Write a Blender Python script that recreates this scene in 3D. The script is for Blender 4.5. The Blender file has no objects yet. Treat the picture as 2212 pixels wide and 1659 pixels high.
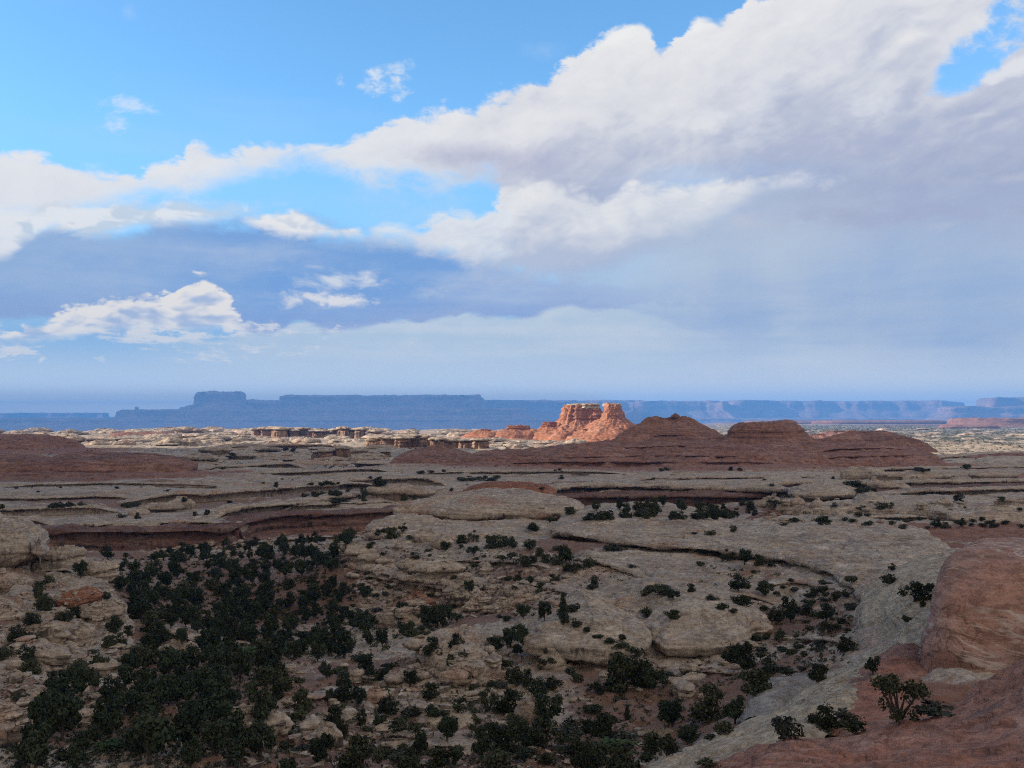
import bpy, math, random
import numpy as np
from mathutils import Vector

# ------------------------------------------------------------------ camera, sky, sun, exposure
C = bpy.context.scene.collection
SC = bpy.context.scene
F, CX, HY = 2150.0, 1106.0, 895.0          # focal length, centre column and eye-level row of a 2212 px wide view

cam_d = bpy.data.cameras.new('camera')
cam_d.sensor_width = 36.0
cam_d.lens = 36.0 * F / 2212.0
cam_d.shift_y = (HY - 829.5) / 2212.0
cam_d.clip_start = 0.5
cam_d.clip_end = 120000.0
cam = bpy.data.objects.new('camera', cam_d)
C.objects.link(cam)
cam.location = (0, 0, 0)
cam.rotation_euler = (math.radians(90), 0, 0)
SC.camera = cam

SC.view_settings.view_transform = 'Standard'
SC.view_settings.look = 'None'
EXPOSURE = 0.7
SC.view_settings.exposure = EXPOSURE
SC.view_settings.gamma = 1.0
SC.render.engine = 'CYCLES'
cy = SC.cycles
cy.use_denoising = False
cy.filter_width = 1.1
try:
    cy.denoiser = 'OPENIMAGEDENOISE'
    cy.denoising_input_passes = 'RGB_ALBEDO_NORMAL'
except Exception:
    pass
cy.max_bounces = 4
cy.diffuse_bounces = 2
cy.glossy_bounces = 1
cy.transmission_bounces = 2
cy.volume_bounces = 0
cy.transparent_max_bounces = 4
cy.use_adaptive_sampling = True
cy.adaptive_threshold = 0.01
cy.sample_clamp_indirect = 4.0

SUN_AZ = math.radians(-93)                 # from the viewing direction (+Y), negative to the left: from the left and behind
SUN_EL = math.radians(20)
SUN_DIR = Vector((math.sin(SUN_AZ) * math.cos(SUN_EL), math.cos(SUN_AZ) * math.cos(SUN_EL), math.sin(SUN_EL)))
sun_d = bpy.data.lights.new('sun', 'SUN')
sun_d.energy = 5.0
sun_d.angle = math.radians(0.55)
sun_d.color = (1.0, 0.89, 0.76)
sun = bpy.data.objects.new('sun', sun_d)
C.objects.link(sun)
sun.location = (-60, -25, 40)
sun.rotation_euler = (-SUN_DIR).to_track_quat('-Z', 'Y').to_euler()


# ------------------------------------------------------------------ a small language for node trees
class E:
    """A socket of a node tree with arithmetic."""
    def __init__(self, t, s):
        self.t, self.s = t, s

    def _m(self, op, *a, clamp=False):
        n = self.t.nodes.new('ShaderNodeMath')
        n.operation = op
        n.use_clamp = clamp
        for i, v in enumerate((self,) + a):
            if isinstance(v, E):
                self.t.links.new(v.s, n.inputs[i])
            else:
                n.inputs[i].default_value = v
        return E(self.t, n.outputs[0])

    def __add__(self, o): return self._m('ADD', o)
    __radd__ = __add__
    def __sub__(self, o): return self._m('SUBTRACT', o)
    def __rsub__(self, o): return (self * -1.0) + o
    def __mul__(self, o): return self._m('MULTIPLY', o)
    __rmul__ = __mul__
    def __truediv__(self, o): return self._m('DIVIDE', o)
    def max(self, o): return self._m('MAXIMUM', o)
    def min(self, o): return self._m('MINIMUM', o)
    def pow(self, o): return self._m('POWER', o)
    def abs(self): return self._m('ABSOLUTE')
    def clamp(self): return self._m('ADD', 0.0, clamp=True)
    def inv(self): return (self * -1.0 + 1.0)


def node(t, kind, **kw):
    n = t.nodes.new(kind)
    for k, v in kw.items():
        setattr(n, k, v)
    return n


def put(t, sock, v):
    if isinstance(v, E):
        t.links.new(v.s, sock)
    else:
        sock.default_value = v


def smooth(x, a, b, lo=0.0, hi=1.0):
    n = node(x.t, 'ShaderNodeMapRange', interpolation_type='SMOOTHSTEP', clamp=True)
    put(x.t, n.inputs['Value'], x)
    for k, v in (('From Min', a), ('From Max', b), ('To Min', lo), ('To Max', hi)):
        n.inputs[k].default_value = v
    return E(x.t, n.outputs['Result'])


def lin(x, a, b, lo=0.0, hi=1.0):
    n = node(x.t, 'ShaderNodeMapRange', interpolation_type='LINEAR', clamp=True)
    put(x.t, n.inputs['Value'], x)
    for k, v in (('From Min', a), ('From Max', b), ('To Min', lo), ('To Max', hi)):
        n.inputs[k].default_value = v
    return E(x.t, n.outputs['Result'])


def noise(v, scale, detail=4.0, rough=0.55, dist=0.0, colour=False, lac=2.0):
    n = node(v.t, 'ShaderNodeTexNoise', noise_dimensions='3D')
    put(v.t, n.inputs['Vector'], v)
    n.inputs['Scale'].default_value = scale
    n.inputs['Detail'].default_value = detail
    n.inputs['Roughness'].default_value = rough
    n.inputs['Distortion'].default_value = dist
    n.inputs['Lacunarity'].default_value = lac
    return E(v.t, n.outputs['Color' if colour else 'Fac'])


def voronoi(v, scale, detail=2.0, rough=0.5, smoothness=0.6, feature='SMOOTH_F1'):
    n = node(v.t, 'ShaderNodeTexVoronoi', feature=feature)
    put(v.t, n.inputs['Vector'], v)
    n.inputs['Scale'].default_value = scale
    if 'Detail' in n.inputs:
        n.inputs['Detail'].default_value = detail
        n.inputs['Roughness'].default_value = rough
    if feature == 'SMOOTH_F1':
        n.inputs['Smoothness'].default_value = smoothness
    return E(v.t, n.outputs['Distance'])


def xyz(v):
    n = node(v.t, 'ShaderNodeSeparateXYZ')
    put(v.t, n.inputs[0], v)
    return tuple(E(v.t, o) for o in n.outputs)


def vec(t, x, y, z):
    n = node(t, 'ShaderNodeCombineXYZ')
    for i, a in enumerate((x, y, z)):
        put(t, n.inputs[i], a)
    return E(t, n.outputs[0])


def vscale(v, s):
    n = node(v.t, 'ShaderNodeVectorMath', operation='MULTIPLY')
    put(v.t, n.inputs[0], v)
    n.inputs[1].default_value = s
    return E(v.t, n.outputs[0])


def vadd(v, w):
    n = node(v.t, 'ShaderNodeVectorMath', operation='ADD')
    put(v.t, n.inputs[0], v)
    put(v.t, n.inputs[1], w)
    return E(v.t, n.outputs[0])


def mix(t, f, a, b, mode='MIX'):
    n = node(t, 'ShaderNodeMix', data_type='RGBA', blend_type=mode)
    put(t, n.inputs[0], f)
    for i, v in ((6, a), (7, b)):
        if isinstance(v, E):
            t.links.new(v.s, n.inputs[i])
        else:
            n.inputs[i].default_value = (v[0], v[1], v[2], 1.0)
    return E(t, n.outputs[2])


def ramp(x, stops, interp='LINEAR'):
    n = node(x.t, 'ShaderNodeValToRGB')
    cr = n.color_ramp
    cr.interpolation = interp
    while len(cr.elements) < len(stops):
        cr.elements.new(0.5)
    for e, (p, c) in zip(cr.elements, stops):
        e.position = p
        e.color = (c[0], c[1], c[2], 1.0)
    put(x.t, n.inputs[0], x)
    return E(x.t, n.outputs[0])


def fcurve(x, pts):
    """Piecewise curve through (x, y) points, both 0..1."""
    n = node(x.t, 'ShaderNodeFloatCurve')
    c = n.mapping.curves[0]
    n.mapping.use_clip = False
    while len(c.points) < len(pts):
        c.points.new(0.5, 0.5)
    for p, (a, b) in zip(c.points, sorted(pts)):
        p.location = (a, b)
        p.handle_type = 'AUTO'
    n.mapping.update()
    put(x.t, n.inputs['Value'], x)
    return E(x.t, n.outputs[0])


def lin_rgb(r, g, b):
    """sRGB 0..255 as linear light."""
    return tuple((c / 255 / 12.92) if c < 10 else ((c / 255 + 0.055) / 1.055) ** 2.4 for c in (r, g, b))


# ------------------------------------------------------------------ sky: Nishita air with procedural cloud decks
def build_world():
    w = bpy.data.worlds.new('World')
    SC.world = w
    w.use_nodes = True
    t = w.node_tree
    t.nodes.clear()
    STR = 0.12
    out = node(t, 'ShaderNodeOutputWorld')
    bg = node(t, 'ShaderNodeBackground')
    bg.inputs['Strength'].default_value = STR
    t.links.new(bg.outputs[0], out.inputs['Surface'])
    sky = node(t, 'ShaderNodeTexSky', sky_type='NISHITA')
    sky.sun_disc = False
    sky.sun_elevation = SUN_EL
    sky.sun_rotation = SUN_AZ
    sky.altitude = 1600
    sky.air_density = 1.0
    sky.dust_density = 0.6
    sky.ozone_density = 2.0

    d = E(t, node(t, 'ShaderNodeTexCoord').outputs['Generated'])
    x, y, z = xyz(d)
    hyp = (x * x + y * y)._m('SQRT')
    az = x._m('ARCTAN2', y)
    el = z._m('ARCTAN2', hyp)
    A0, A1, E1 = -0.62, 0.62, 0.70
    an = lin(az, A0, A1)
    elv = el / E1

    def P(px, py):
        u, v = (px - CX) / F, (HY - py) / F
        return ((math.atan(u) - A0) / (A1 - A0), math.atan2(v, math.hypot(1, u)) / E1)

    def top(pts):                             # elevation of an edge drawn over azimuth
        q = sorted(P(*p) for p in pts)
        return fcurve(an_w, [(0.0, q[0][1])] + q + [(1.0, q[-1][1])])

    def col(c):                               # display colour as radiance in front of the strength
        k = lin_rgb(*c)
        return tuple(v / STR / 2 ** EXPOSURE for v in k)

    PX = 1.0 / (F * E1)                       # one view pixel in units of elv
    # domain of the cloud noise: the sky direction, flattened towards the horizon
    zz = (z.max(0.0) + 0.02).pow(0.72)
    base = vec(t, x, y, zz * 1.7)
    warp = noise(base, 9.0, 3.0, 0.6, colour=True)
    wv = vscale(vadd(warp, vec(t, -0.5, -0.5, -0.5)), (0.05, 0.05, 0.05))
    p1 = vadd(base, wv)
    big = noise(base, 4.5, 2.0, 0.55) - 0.5
    med = noise(p1, 13.0, 3.0, 0.58) - 0.5
    fine = noise(p1, 34.0, 5.0, 0.66) - 0.5
    # torn, combed texture that rises to the right like the cloud itself
    wis_v = vec(t, x * 2.2 - z * 1.1, y * 1.2, z * 4.6 + x * -1.9)
    wisp = noise(vadd(wis_v, vscale(wv, (3.0, 3.0, 3.0))), 5.0, 6.0, 0.64) - 0.5

    an_w = an + fine * 0.030 + med * 0.014    # edges wander sideways too

    def billow(p):                            # rounded heaps with creases between them
        q = None
        for sc, am in ((15.0, 1.0), (33.0, 0.55), (72.0, 0.30)):
            b = (noise(p, sc, 0.0) - 0.5).abs() * am
            q = b if q is None else q + b
        return q * 2.4 - 0.40
    puff = billow(p1)
    # the same heaps one step towards the sun, for their lit and shaded sides
    p2 = vadd(p1, vec(t, -0.012, -0.004, 0.016))
    relief = (puff - billow(p2)) * 1.0 + (med - (noise(p2, 13.0, 2.0, 0.58) - 0.5)) * 1.6
    streak_v = vec(t, x * 0.9, y * 0.9, zz * 6.5)
    streak = noise(vadd(streak_v, wv), 6.0, 4.0, 0.55) - 0.5

    # clear sky, deepened a little as the photograph has it
    hs = node(t, 'ShaderNodeHueSaturation')
    hs.inputs['Saturation'].default_value = SKY_SAT
    hs.inputs['Value'].default_value = SKY_VAL
    t.links.new(sky.outputs[0], hs.inputs['Color'])
    c = E(t, hs.outputs[0])
    c = mix(t, 1.0, c, SKY_TINT, 'MULTIPLY')
    # humid air low down
    c = mix(t, smooth(el, 0.32, 0.12, 0.0, 0.75), c, col((150, 206, 249)))
    # pale moist air low over the horizon: brightest at the rim, where the dusty layer in front of it is deepest
    c = mix(t, smooth(el, 0.17, 0.07, 0.0, 0.95), c, mix(t, smooth(az, -0.3, 0.3), col((152, 192, 230)), col((168, 195, 220))))

    # ---- thin rain-veil sheet over the lower right: blue-grey, soft
    veil_top = top([(0, 700), (500, 640), (900, 560), (1100, 520), (1400, 420), (1700, 330), (2212, 260)])
    veil = smooth(veil_top - elv + streak * 0.05, -20 * PX, 110 * PX) * smooth(az, -0.12, 0.22)
    shaft = noise(vec(t, x * 16.0, y * 16.0, z * 2.2), 1.0, 4.0, 0.6) - 0.5
    c = mix(t, veil * 0.92, c, mix(t, smooth(big + streak * 0.5 + shaft * 0.35 + wisp * 0.3, -0.28, 0.30), col((160, 182, 216)), col((194, 204, 219))))
    # pale bank low over the horizon, centre
    bank_top = top([(0, 728), (300, 728), (480, 722), (540, 704), (600, 692), (650, 680), (705, 690), (780, 684), (850, 678), (920, 670), (980, 660), (1040, 668), (1100, 674), (1150, 664),
                    (1200, 650), (1260, 648), (1330, 656), (1420, 680), (1520, 715), (1620, 728), (1700, 690), (1780, 720), (1900, 770), (2212, 780)])
    bank_soft = smooth(az, 0.08, 0.24)
    bank = smooth(bank_top - elv + (puff * 16 * PX + fine * 52 * PX) * bank_soft.inv() + big * 90 * PX * bank_soft, 0.0, 14 * PX) * bank_soft.inv() \
        + smooth(bank_top - elv + streak * 120 * PX, -60 * PX, 90 * PX) * bank_soft * 0.75
    bank_low = smooth(elv, P(1106, 850)[1], P(1106, 745)[1])
    bank_m = (bank * (bank_low * 0.9 + 0.10) * smooth(az, -0.40, -0.22) * smooth(elv, P(1106, 640)[1], P(1106, 660)[1], 1.0, 0.85)).clamp()
    bank_c = mix(t, smooth(streak + fine * 0.5, -0.2, 0.25), col((196, 212, 224)), col((217, 223, 227)))

    # ---- long shaded deck, left to centre (blue underside, ragged lower edge)
    deck_top = top([(0, 480), (80, 462), (140, 458), (250, 462), (330, 456), (430, 454), (520, 450), (600, 456), (700, 478), (800, 486), (900, 496), (1000, 520), (1120, 560), (1250, 590), (1400, 610),
                    (1600, 600), (2212, 590)])
    deck_bot = top([(0, 690), (120, 690), (250, 680), (400, 690), (500, 706), (560, 722), (650, 700), (705, 710), (850, 698), (930, 692), (980, 682), (1060, 690), (1130, 694), (1200, 668), (1260, 668),
                    (1330, 668), (1450, 662), (1600, 680), (2212, 690)])
    deck = smooth(deck_top - elv + (med * 90 + fine * 80 + wisp * 60) * PX, -12 * PX, 46 * PX) * \
        smooth(elv - deck_bot + (fine * 44 + puff * 14) * PX, -4 * PX, 12 * PX) * smooth(az, 0.27, 0.03)
    deck_c = mix(t, smooth(streak * 1.1 + big + fine * 0.35 + wisp * 0.5, -0.30, 0.38), col((122, 164, 220)), col((174, 193, 223)))
    deck_c = mix(t, smooth(az, -0.22, -0.42, 0.0, 0.55), deck_c, col((158, 184, 220)))
    deck_c = mix(t, smooth(elv - deck_bot + streak * 40 * PX, 70 * PX, 0.0, 0.0, 0.55), deck_c, col((150, 168, 212)))
    c = mix(t, bank_m, c, bank_c)
    c = mix(t, deck * 0.95, c, deck_c)
    DECK_STREAKS = ((300, 960, 536, 572, -0.05, 1.8, 0.5, (168, 190, 224), 1.0), (-60, 330, 560, 660, 0.1, 2.0, 0.5, (170, 190, 222), 0.9), (820, 1500, 596, 640, -0.05, 1.8, 0.55, (176, 192, 222), 1.2), (560, 900, 600, 690, 0.0, 2.2, 0.4, (166, 184, 220), 1.0),
                    (880, 960, 622, 650, 0.0, 1.6, 0.5, (196, 206, 224), 1.6))
    # torn bright shreds in the deck
    def shred(px0, px1, py0, py1, tilt=0.0, soft=0.5, amt=1.0, colour=(240, 238, 236), n=1.0):
        (ax0, e0), (ax1, e1) = P(px0, py1), P(px1, py0)
        ca, ce, ra, re = (ax0 + ax1) / 2, (e0 + e1) / 2, (ax1 - ax0) / 2, (e1 - e0) / 2
        dx = (an - ca) / ra
        dy = (elv - ce - (an - ca) * tilt) / re
        q = (dx * dx + dy * dy)._m('SQRT')
        m = smooth(q.inv() + (med * 1.5 + fine * 2.2 + puff * 0.6) * n, 0.0, soft)
        return m * amt, col(colour)

    def add(c, m, k):
        return mix(t, m, c, k)

    for a in DECK_STREAKS:
        m, k = shred(*a)
        c = add(c, (m * deck).clamp(), k)

    lit = smooth(relief + fine * 0.35, -0.16, 0.18)
    # low cumulus on the left, lit from the left
    cum_top = top([(-40, 735), (20, 722), (70, 700), (130, 692), (180, 672), (240, 668), (300, 650), (350, 640), (395, 622), (420, 608), (455, 602), (478, 616), (500, 650), (520, 690), (545, 728), (620, 760), (2212, 800)])
    cum_bot = top([(-40, 745), (100, 735), (200, 722), (300, 712), (400, 708), (470, 705), (520, 712), (2212, 760)])
    cum = smooth(cum_top - elv + (puff * 30 + fine * 48 + 6) * PX, 0.0, 14 * PX) * smooth(elv - cum_bot + (fine * 50 + streak * 40) * PX, -12 * PX, 16 * PX)
    cum_c = mix(t, smooth(relief * 0.8 + (cum_top - elv) * -5.0 + fine * 0.5 + med * 0.5 + 0.16, -0.42, 0.30), col((178, 194, 222)), col((247, 241, 232)))
    cum = cum * smooth(az + fine * 0.14 + med * 0.06, -0.225, -0.265)
    c = mix(t, (cum * 0.96).clamp(), c, cum_c)
    # strip of small puffs under it
    m, k = shred(0, 720, 716, 768, 0.0, 0.55, 0.85, (232, 231, 230), 1.7)
    c = add(c, (m * smooth(streak + fine * 0.8, -0.03, 0.14)).clamp(), k)
    for a in ((620, 815, 582, 620, 0.0, 1.5, 0.85, (228, 231, 236), 1.5), (685, 820, 634, 668, 0.0, 1.2, 0.95, (236, 234, 234), 1.7), (596, 670, 632, 664, 0.0, 1.3, 0.85, (232, 231, 232), 1.7),
              (476, 512, 700, 722, 0.0, 0.6, 0.8, (238, 236, 232))):
        m, k = shred(*a)
        c = add(c, m, k)

    # ---- main mass: from the far left, a thin arm, then the great bank on the right
    A_top = top([(-200, 330), (0, 340), (60, 342), (120, 350), (180, 362), (225, 374), (290, 376), (330, 362), (385, 358), (405, 330), (440, 320), (480, 328), (545, 308), (580, 316), (640, 316), (700, 312),
                 (745, 303), (800, 300), (830, 282), (880, 258), (940, 240), (1000, 232), (1040, 232), (1090, 214), (1135, 198), (1160, 182), (1200, 160), (1240, 128), (1270, 98), (1310, 76), (1350, 62),
                 (1385, 58), (1410, 82), (1428, 106), (1450, 92), (1480, 50), (1510, 40), (1560, 58), (1590, 34), (1620, 8), (1660, -14), (1760, -60), (1900, -110), (2212, -190)])
    A_bot = top([(-200, 500), (0, 500), (100, 490), (180, 470), (260, 440), (330, 418), (420, 412), (500, 392), (580, 366), (660, 352), (720, 366), (780, 380), (860, 392), (940, 402), (1010, 402), (1070, 404), (1090, 440),
                 (1110, 560), (1200, 600), (1300, 590), (1400, 560), (1550, 560), (1700, 560), (2212, 620)])
    dT = A_top - elv
    edge = puff * 26 * PX + fine * 52 * PX + med * 18 * PX + wisp * 26 * PX
    below = elv - A_bot + (med * 60 + fine * 75 + wisp * 60) * PX
    soft_side = smooth(az, 0.06, 0.20)
    A = smooth(dT + edge + 6 * PX, -3 * PX, 20 * PX) * (smooth(below, -26 * PX, 44 * PX) * soft_side.inv() + smooth(below + streak * 120 * PX, -10 * PX, 220 * PX) * soft_side)
    crest = top([(-200, 345), (100, 355), (300, 372), (545, 318), (800, 296), (1000, 240), (1200, 158), (1400, 80), (1600, 12), (1800, -70), (2212, -180)])
    # blue gap at the upper right
    gap_d = (((az - math.atan((2105 - CX) / F)) / 0.034)._m('POWER', 2.0) + ((elv - P(2105, 128)[1] - (an - P(2105, 128)[0]) * 0.9) / (46 * PX))._m('POWER', 2.0))
    gap = smooth(gap_d + (med * 3.0 + fine * 4.5 + wisp * 3.0), 1.5, -0.1)
    gap2_d = (((az - math.atan((2185 - CX) / F)) / 0.022)._m('POWER', 2.0) + ((elv - P(2190, 50)[1]) / (50 * PX))._m('POWER', 2.0))
    gap = gap.max(smooth(gap2_d + (med * 3.0 + fine * 4.5 + wisp * 3.0), 1.5, -0.1))
    A = A * (gap * -0.97 + 1.0)
    depth = (crest - elv) / (150 * PX)                              # 0 at the sunlit crest, 1 well inside
    tone = depth * 0.44 + big * 1.1 + wisp * 1.25 + fine * 0.25 - relief * 0.22 + 0.06
    A_c = ramp(tone * 0.62 + 0.14, [(0.0, col((247, 246, 244))), (0.22, col((238, 237, 238))), (0.42, col((226, 227, 232))), (0.62, col((203, 207, 221))), (0.8, col((184, 191, 213))), (1.0, col((170, 181, 209)))])
    c_A = mix(t, smooth(az, 0.02, -0.12, 0.0, 0.55), A_c, col((236, 238, 241)))
    c = mix(t, (A * 0.97).clamp(), c, c_A)
    # shaded base of the bank
    m, k = shred(800, 1330, 285, 392, -0.03, 1.1, 0.80, (176, 180, 208), 0.35)
    c = add(c, (m * A).clamp(), k)
    m, k = shred(1500, 2300, 400, 520, 0.0, 1.2, 0.75, (172, 179, 207), 0.8)
    c = add(c, m.clamp(), k)
    for a in ((1640, 1800, 660, 800, 0.0, 2.0, 0.6, (200, 209, 218), 0.9), (1950, 2300, 640, 780, 0.0, 2.0, 0.45, (188, 197, 212), 0.9), (1480, 1760, 440, 520, -0.1, 1.8, 0.5, (214, 217, 226), 1.2), (1455, 1580, 238, 300, 0.1, 1.5, 0.75, (236, 237, 240), 1.3), (1880, 2030, 50, 118, 0.3, 1.6, 0.75, (240, 240, 240), 1.3), (1620, 1830, 350, 425, 0.05, 1.6, 0.8, (228, 231, 238), 1.2), (1790, 1990, 170, 270, 0.35, 1.7, 0.7, (228, 231, 238), 1.6),
              (1560, 1700, 175, 330, 0.5, 1.7, 0.55, (226, 230, 238), 1.7), (2050, 2300, 350, 420, 0.05, 1.6, 0.6, (214, 214, 224), 1.2), (1980, 2080, 462, 515, 0.0, 1.6, 0.55, (205, 210, 220), 1.3), (2080, 2180, 232, 262, 0.0, 1.8, 0.5, (226, 229, 236), 1.8),
              (1300, 1480, 590, 640, -0.12, 1.8, 0.5, (193, 202, 217), 1.0), (1780, 1980, 690, 790, 0.0, 1.9, 0.55, (190, 204, 216), 0.8), (1600, 2300, 790, 850, 0.0, 2.0, 0.5, (186, 200, 216), 0.6), (600, 1050, 800, 848, 0.0, 2.0, 0.45, (178, 198, 220), 0.5),
              (1180, 1420, 430, 520, -0.1, 1.6, 0.5, (246, 245, 243), 1.5)):
        m, k = shred(*a)
        c = add(c, m.clamp(), k)
    # second bright range below it, centre
    S_top = top([(760, 505), (800, 492), (850, 488), (905, 492), (940, 470), (985, 455), (1040, 448), (1075, 420), (1085, 404), (1180, 402), (1260, 420), (1360, 400), (1480, 396), (1600, 390), (1700, 380), (2212, 380)])
    S_bot = top([(760, 525), (850, 530), (900, 545), (960, 565), (1050, 588), (1150, 606), (1210, 600), (1330, 570), (1420, 530), (1540, 480), (1640, 430), (1700, 415), (2212, 420)])
    dS = S_top - elv
    S = smooth(dS + (puff * 24 + fine * 55 + med * 20 + wisp * 40 + 4) * PX, -4 * PX, 26 * PX) * smooth(elv - S_bot + (med * 50 + fine * 60 + wisp * 60) * PX, -20 * PX, 44 * PX) * smooth(az, -0.17, -0.12) * smooth(az, 0.30, 0.20)
    S_c = ramp(dS / (230 * PX) + big * 0.6 - relief * 0.30 + wisp * 0.8 + fine * 0.25 + 0.20, [(0.0, col((246, 244, 241))), (0.35, col((235, 236, 238))), (0.7, col((213, 218, 228))), (1.0, col((190, 200, 220)))])
    c = mix(t, (S * 0.93).clamp(), c, S_c)
    # white fringe over the shaded deck, left
    R_top = top([(-100, 440), (0, 446), (100, 440), (200, 430), (300, 426), (430, 428), (560, 428), (610, 424), (640, 440), (2212, 440)])
    R_bot = top([(-100, 560), (0, 560), (60, 520), (130, 490), (160, 506), (220, 512), (270, 496), (350, 482), (440, 476), (540, 462), (600, 440), (640, 442), (2212, 442)])
    R = smooth(R_top - elv + (fine * 60 + streak * 50) * PX, -4 * PX, 30 * PX) * smooth(elv - R_bot + (med * 40 + fine * 30) * PX, -14 * PX, 16 * PX) * smooth(az, -0.205, -0.24)
    c = mix(t, (R * 0.9).clamp(), c, mix(t, smooth(relief + streak, -0.2, 0.2), col((208, 220, 232)), col((240, 241, 242))))
    Q_top = top([(500, 480), (540, 462), (600, 460), (660, 458), (700, 480), (730, 492), (770, 488), (800, 515), (2212, 520)])
    Q = smooth(Q_top - elv + (puff * 20 + fine * 50 + wisp * 20 + 4) * PX, -3 * PX, 18 * PX) * smooth(elv - top([(500, 486), (560, 494), (640, 512), (720, 512), (800, 520), (2212, 530)]) + (med * 30 + fine * 24) * PX, -10 * PX, 18 * PX) * smooth(az, -0.14, -0.16) * smooth(az, -0.275, -0.25)
    c = mix(t, (Q * 0.95).clamp(), c, mix(t, smooth(relief + fine * 0.4, -0.2, 0.2), col((218, 224, 233)), col((245, 243, 240))))
    m, k = shred(600, 1200, 370, 530, -0.04, 2.4, 0.70, (196, 222, 245), 0.8)
    c = add(c, m.clamp() * A.inv() * S.inv(), k)
    # small stray puffs in the blue
    for a in ((822, 896, 116, 162, 0.2, 1.9, 0.62, (225, 236, 246), 2.6), (806, 888, 160, 218, 0.3, 1.7, 0.85, (236, 240, 245), 2.6), (742, 818, 168, 208, 0.3, 1.7, 0.8, (230, 238, 246), 2.4),
              (212, 300, 240, 274, 0.0, 1.7, 0.8, (230, 238, 246), 2.3), (222, 352, 216, 252, 0.05, 1.7, 0.8, (228, 238, 247), 2.3), (2070, 2300, 110, 190, 0.55, 0.8, 0.9, (232, 234, 240)),
              (1130, 1230, 85, 130, 0.0, 2.2, 0.25, (215, 230, 245)), (255, 300, 5, 45, 0.0, 2.2, 0.3, (215, 230, 245)), (140, 235, 345, 365, 0.0, 1.6, 0.5, (230, 238, 246))):
        m, k = shred(*a)
        c = add(c, m.clamp(), k)
    # faint high milk
    c = mix(t, smooth(noise(streak_v, 2.6, 3.0, 0.6), 0.52, 0.85, 0.0, 0.20) * smooth(az, 0.15, -0.3), c, col((200, 218, 240)))
    # overcast overhead and behind the viewer: out of view, brightened as added fill for the shaded land
    over = smooth(y * -1.0 + z * 0.75, 0.36, 0.75).max(smooth(az.abs(), 0.75, 1.1) * smooth(el, 0.16, 0.4))
    c = mix(t, over * 0.94, c, mix(t, smooth(big + streak * 0.5, -0.25, 0.25), col(OVER_FILL_A), col(OVER_FILL_B)))
    # the rim of the sky, brightest where the dusty layer in front of it is deepest
    c = mix(t, smooth(el, 0.075, 0.012, 0.0, 0.80) * smooth(y, 0.0, 0.3), c, tuple(v / STR / 2 ** EXPOSURE for v in (1.00, 0.98, 0.86)))
    c = mix(t, smooth(el, 0.020, 0.004, 0.0, 0.9) * smooth(y, 0.0, 0.3), c, tuple(v / STR / 2 ** EXPOSURE for v in (1.75, 1.50, 1.05)))
    # below the horizon
    c = mix(t, smooth(el, -0.015, -0.08), c, col((96, 88, 84)))
    t.links.new(c.s, bg.inputs['Color'])
    try:
        w.cycles.sampling_method = 'MANUAL'
        w.cycles.sample_map_resolution = 512
    except Exception:
        pass


HAZE_COL, HAZE_DEN = (0.14, 0.43, 1.0), 8.0e-5
SKY_SAT, SKY_VAL, SKY_TINT = 1.0, 1.42, (0.66, 0.98, 1.08)
OVER_FILL_A, OVER_FILL_B = (230, 224, 217), (248, 242, 235)
build_world()

# ------------------------------------------------------------------ numeric noise
_rng = np.random.RandomState(7)
_perm = np.concatenate([_rng.permutation(256)] * 3)
_g = _rng.normal(size=(256, 3))
_g /= np.linalg.norm(_g, axis=1)[:, None]


def perlin(p):
    """Gradient noise of points (n, 3), about -0.7..0.7."""
    i = np.floor(p).astype(np.int64)
    f = p - i
    i &= 255
    u = f * f * f * (f * (f * 6 - 15) + 10)
    r = np.zeros(len(p))
    for dx in (0, 1):
        wx = u[:, 0] if dx else 1 - u[:, 0]
        for dy in (0, 1):
            wy = u[:, 1] if dy else 1 - u[:, 1]
            for dz in (0, 1):
                wz = u[:, 2] if dz else 1 - u[:, 2]
                h = _perm[_perm[_perm[(i[:, 0] + dx) & 255] + ((i[:, 1] + dy) & 255)] + ((i[:, 2] + dz) & 255)]
                g = _g[h]
                r += wx * wy * wz * (g[:, 0] * (f[:, 0] - dx) + g[:, 1] * (f[:, 1] - dy) + g[:, 2] * (f[:, 2] - dz))
    return r


def fbm(p, size, octaves=4, gain=0.5, stretch=(1, 1, 1)):
    q = np.asarray(p, float) / (np.array(stretch) * size)
    a, r = 1.0, np.zeros(len(q))
    for k in range(octaves):
        r += a * perlin(q + 17.3 * k)
        q = q * 2.03
        a *= gain
    return r


def xy0(x, y, s=0.0):
    return np.stack([x, y, np.full_like(x, s)], 1)


def sstep(a, b, x):
    t = np.clip((x - a) / (b - a), 0, 1)
    return t * t * (3 - 2 * t)


def at(px, py, Y):
    """The point of the view at column px, row py that lies Y metres ahead."""
    return ((px - CX) / F * Y, float(Y), -(py - HY) / F * Y)


def atz(px, py, z):
    """The point of the view at column px, row py that lies at height z."""
    Y = -z * F / (py - HY)
    return ((px - CX) / F * Y, Y, z)


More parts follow.
